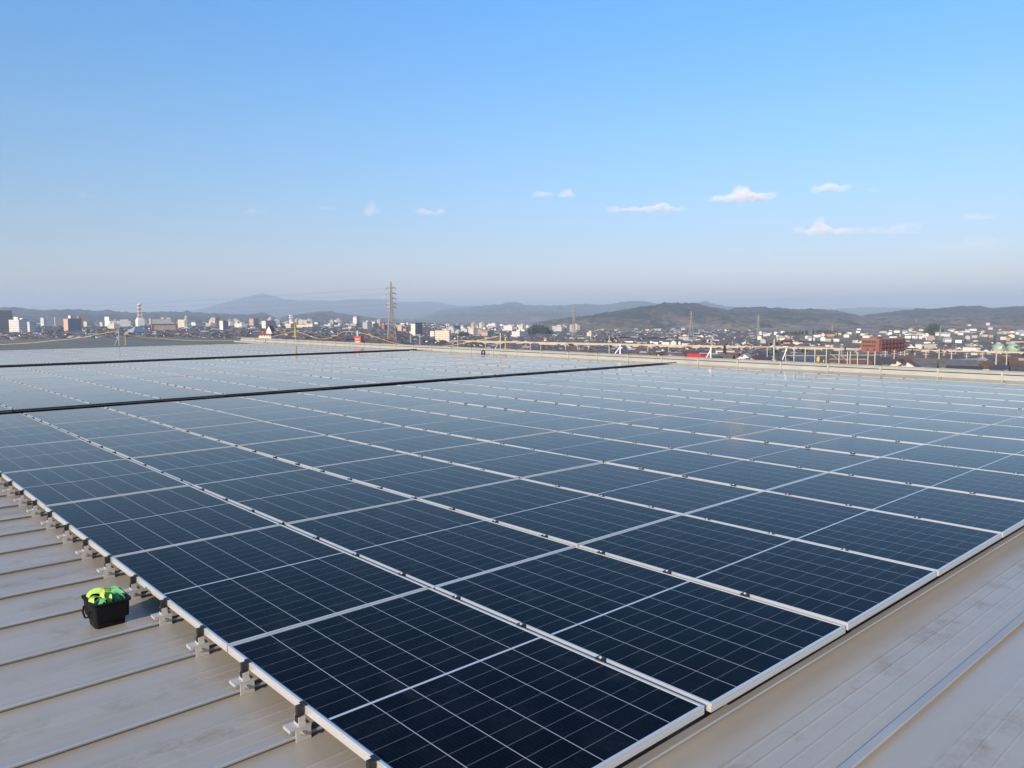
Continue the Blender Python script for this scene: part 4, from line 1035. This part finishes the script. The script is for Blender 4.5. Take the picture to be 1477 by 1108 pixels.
# woods at the hill foot
def trees():
    rnd = random.Random(77); protos_ = []
    ev = NT("evergreen_leaves"); ev.out(ev.ramp(ev.noise(ev.coord(), .5, 4), [(.3, (.018, .028, .016)), (.7, (.042, .052, .030))]), .9)
    br = NT("bare_twigs"); br.out(br.ramp(br.noise(br.coord(), .5, 4), [(.3, (.060, .042, .030)), (.7, (.125, .088, .062))]), .95)
    BARK = plain("bark", (.09, .07, .055), .9)
    for kind, (lab, m, n, wd, sz) in enumerate((("dark evergreen tree standing between the town houses", ev, 150, .20, .55), ("bare brown winter tree standing between the town houses", br, 130, .36, .32))):
        tr, cr = MB(), MB(); H = 10.
        tr.tube([(0, 0, -1), (.1, 0, H * .3), (0, .1, H * .75)], .22, 6, .06)
        for i in range(5):
            a = i * 1.3; z = H * (.3 + .09 * i); tr.tube([(0, 0, z), (math.cos(a) * H * wd * .5, math.sin(a) * H * wd * .5, z + H * .16)], .09, 4, .03)
        for _ in range(n):
            z = rnd.uniform(.14, 1) if kind == 0 else rnd.uniform(.28, 1); rr = (1.1 - z) * wd if kind == 0 else wd * math.sqrt(max(.05, 1 - ((z - .62) / .40) ** 2)) * .8
            a = rnd.uniform(0, 6.28); q = rr * H * rnd.uniform(.35, 1.1); c = Vector((q * math.cos(a), q * math.sin(a), z * H)); e = rnd.uniform(.6, 1.5) * sz
            n1 = Vector((rnd.gauss(0, 1), rnd.gauss(0, 1), rnd.gauss(0, .6))).normalized(); n2 = n1.orthogonal().normalized() * e; n3 = n1.cross(n2)
            cr.quad(c + n2, c + n3 * .6, c - n2 * .8, c - n3 * .7)
        protos_.append((lab, tr.mesh("trunk", BARK), cr.mesh("crown", m.m)))
    roots = {}; X = 0
    for _ in range(190):
        px = rnd.choice((rnd.uniform(620, 1480), rnd.uniform(1050, 1480), rnd.uniform(0, 620))); d = rnd.uniform(330, 1500) if px > 620 else rnd.uniform(1100, 1900)
        if any(a < px < b and c < d < e for a, b, c, e in RESERVED): continue
        p = at(px, HOR, d); g = gz(p.x, p.y); s = rnd.uniform(.65, 1.15); top = pix((p.x, p.y, g + 10 * s))[1]
        if top > skyline(px): continue
        kind = 0 if rnd.random() < .45 else 1; sc = (s, s, s)
        if kind in roots: dup(roots[kind], (p.x, p.y, g), rnd.uniform(0, 6.28), scale=sc)
        else:
            lab, tm, cm = protos_[kind]; t = thing("tree", lab, "tree", (p.x, p.y, g), "trees between the town houses"); t.scale = sc
            ob("trunk", tm, t); ob("crown", cm, t); roots[kind] = t
trees()
def wood(label, px0, px1, d, hmax, n, seed):
    rnd = random.Random(seed); mb = MB()
    for _ in range(n):
        px = rnd.uniform(px0, px1); s = 1 - abs((px - (px0 + px1) / 2) / (px1 - px0) * 2) ** 2
        dd = d + rnd.uniform(-60, 60); p = at(px, HOR, dd); g = gz(p.x, p.y); h = hmax * (.45 + .55 * s) * rnd.uniform(.7, 1.05); r = h * .2
        mb.tube([(p.x, p.y, g), (p.x, p.y, g + h * .4)], .3, 4)
        for _k in range(34):
            z = rnd.uniform(.12, 1.) ** .8; rr = r * (1.08 - z) * rnd.uniform(.5, 1.1); a = rnd.uniform(0, 6.28)
            c = Vector((p.x + rr * math.cos(a), p.y + rr * math.sin(a), g + h * z)); e = rnd.uniform(.7, 1.6)
            n1 = Vector((rnd.gauss(0, 1), rnd.gauss(0, 1), rnd.gauss(0, .6))).normalized(); n2 = n1.orthogonal().normalized(); n3 = n1.cross(n2)
            mb.quad(c + n2 * e, c + n3 * e, c - n2 * e, c - n3 * e)
    k = NT("conifer_foliage"); c = k.ramp(k.noise(k.coord(), .12, 4), [(.3, (.020, .030, .018)), (.7, (.045, .055, .035))])
    tag(mb.build("wood", k.out(c, .9)), label, "wood", kind="stuff")
wood("dark evergreen wood at the foot of the long hill", 757, 796, 1650, 26, 150, 1)
wood("dark evergreen trees behind the cream school", 655, 682, 1500, 14, 60, 2)
wood("dark tree belt below the right hill", 1335, 1362, 1700, 24, 90, 3)
wood("scattered dark trees in the fields right of centre", 1130, 1225, 1700, 11, 90, 4)

# ------------------------------------------------------------------ clouds
def clouds():
    CL = [("bright puffy white cloud, the largest of the right group", 1070, 284, 48, 9.5, 1.0), ("rounded white cloud highest on the right", 1199, 268, 30, 13, .9), ("tiny faint cloud wisp right of the rounded cloud", 1260, 273, 14, 5, .3),
          ("long flat white cloud right of centre", 930, 300, 58, 7, .8), ("thin small cloud left of a slightly brighter one, centre right", 781, 280.5, 18, 5, .6), ("small bright cloud at the right end of a pair", 818, 281, 15, 6, .8),
          ("bright low cloud at the head of a long faint streak", 1190, 331, 42, 10, .9), ("long faint grey streak of cloud trailing right", 1275, 331, 62, 10, .42), ("small white cloud left of centre", 620, 305, 23, 7, .7),
          ("small rounded cloud left of centre", 536, 303, 13, 9, .75), ("faint small cloud above the tall pylon's left", 470, 299, 16, 6, .35), ("faint flat cloud above the far mountain", 367, 304, 18, 6, .35), ("very faint cloud high on the left", 122, 281, 16, 6, .25),
          ("faint thin cloud near the right edge", 1410, 314, 28, 4.5, .3), ("very faint wide cloud low on the right", 1395, 355, 60, 12, .30)]
    rnd = random.Random(4); D = 11000
    X = Vector((RT.x, RT.y, 0)).normalized()
    for lab, px, py, hw, hh, op in CL:
        c = at(px, py, D); W, H = pxw(hw * 1.12, D), pxw(hh * 1.6, D)
        bm = bmesh.new(); nb = max(4, int(hw / 6))
        for i in range(nb):
            s = (i + .5) / nb * 2 - 1; s += rnd.uniform(-.1, .1)
            env = (1 - abs(s) ** 1.6) * (.55 + .45 * math.sin(3 * s + px))
            rx = W / nb * rnd.uniform(1.3, 1.9); rz_ = max(.34, env) * H * rnd.uniform(.6, 1.15)
            mt = Matrix.Translation((s * (W - rx * .6), rnd.uniform(-.3, .3) * W * .3, -H * .42 + rz_ * .75 + rnd.uniform(-.12, .16) * H)) @ Matrix.Diagonal((rx, max(rx, H) * 1.1, rz_, 1))
            bmesh.ops.create_icosphere(bm, subdivisions=3, radius=1.0, matrix=mt)
        for v in bm.verts:
            q = v.co / (H * 1.1); v.co += Vector((noise.noise(q), noise.noise(q + Vector((9, 0, 0))), noise.noise(q + Vector((0, 9, 0))))) * H * .35
        me = bpy.data.meshes.new("cloud"); bm.to_mesh(me); bm.free()
        o = ob("cloud", me); md = o.modifiers.new("r", 'REMESH'); md.mode = 'VOXEL'; md.voxel_size = H * .14
        dg = bpy.context.evaluated_depsgraph_get(); me2 = bpy.data.meshes.new_from_object(o.evaluated_get(dg)); o.modifiers.clear(); o.data = me2; bpy.data.meshes.remove(me)
        o.location = c; o.rotation_euler.z = math.atan2(X.y, X.x)
        k = NT("cloud_vapour"); k.t.nodes.remove(k.b)
        co = k.coord(); nz = k.noise(co, .95 / H, 7, .68)
        # thins out towards its rim
        sp = k.xyz(co); ex = k.math('POWER', k.math('DIVIDE', sp[0], W * 1.02), 2); ez = k.math('POWER', k.math('DIVIDE', sp[2], H * 1.15), 2); ey = k.math('POWER', k.math('DIVIDE', sp[1], W * .6), 2)
        rim = k.math('SUBTRACT', 1.0, k.math('ADD', ex, k.math('ADD', ez, ey))); rim.node.use_clamp = True
        den = k.math('MULTIPLY', k.math('MULTIPLY', k.math('POWER', rim, 1.1), k.ramp(nz, [(.40, 0.), (.60, 1.)])), op * op * 1.7 / H)
        pv = k.n("ShaderNodeVolumePrincipled"); pv.inputs["Color"].default_value = (.97, .945, .95, 1); pv.inputs["Anisotropy"].default_value = -.25
        k.put(pv.inputs["Density"], den)
        out = [n for n in k.t.nodes if n.bl_idname == "ShaderNodeOutputMaterial"][0]; k.t.links.new(pv.outputs[0], out.inputs["Volume"])
        o.data.materials.clear(); o.data.materials.append(k.m)
        tag(o, lab, "cloud", "small clouds in the sky")
clouds()

# ------------------------------------------------------------------ haze
def haze():
    b = MB(); S = 27000; b.box(CAMPOS.x - S, CAMPOS.x + S, CAMPOS.y - S, CAMPOS.y + S, -48, 480)
    k = NT("hazy_air"); k.t.nodes.remove(k.b); pv = k.n("ShaderNodeVolumePrincipled")
    pv.inputs["Color"].default_value = (.58, .70, .85, 1); pv.inputs["Density"].default_value = HAZE; pv.inputs["Anisotropy"].default_value = 0.0
    out = [n for n in k.t.nodes if n.bl_idname == "ShaderNodeOutputMaterial"][0]; k.t.links.new(pv.outputs[0], out.inputs["Volume"])
    tag(b.build("haze", k.m), kind="stuff")
HAZE = 1.15e-4
haze()
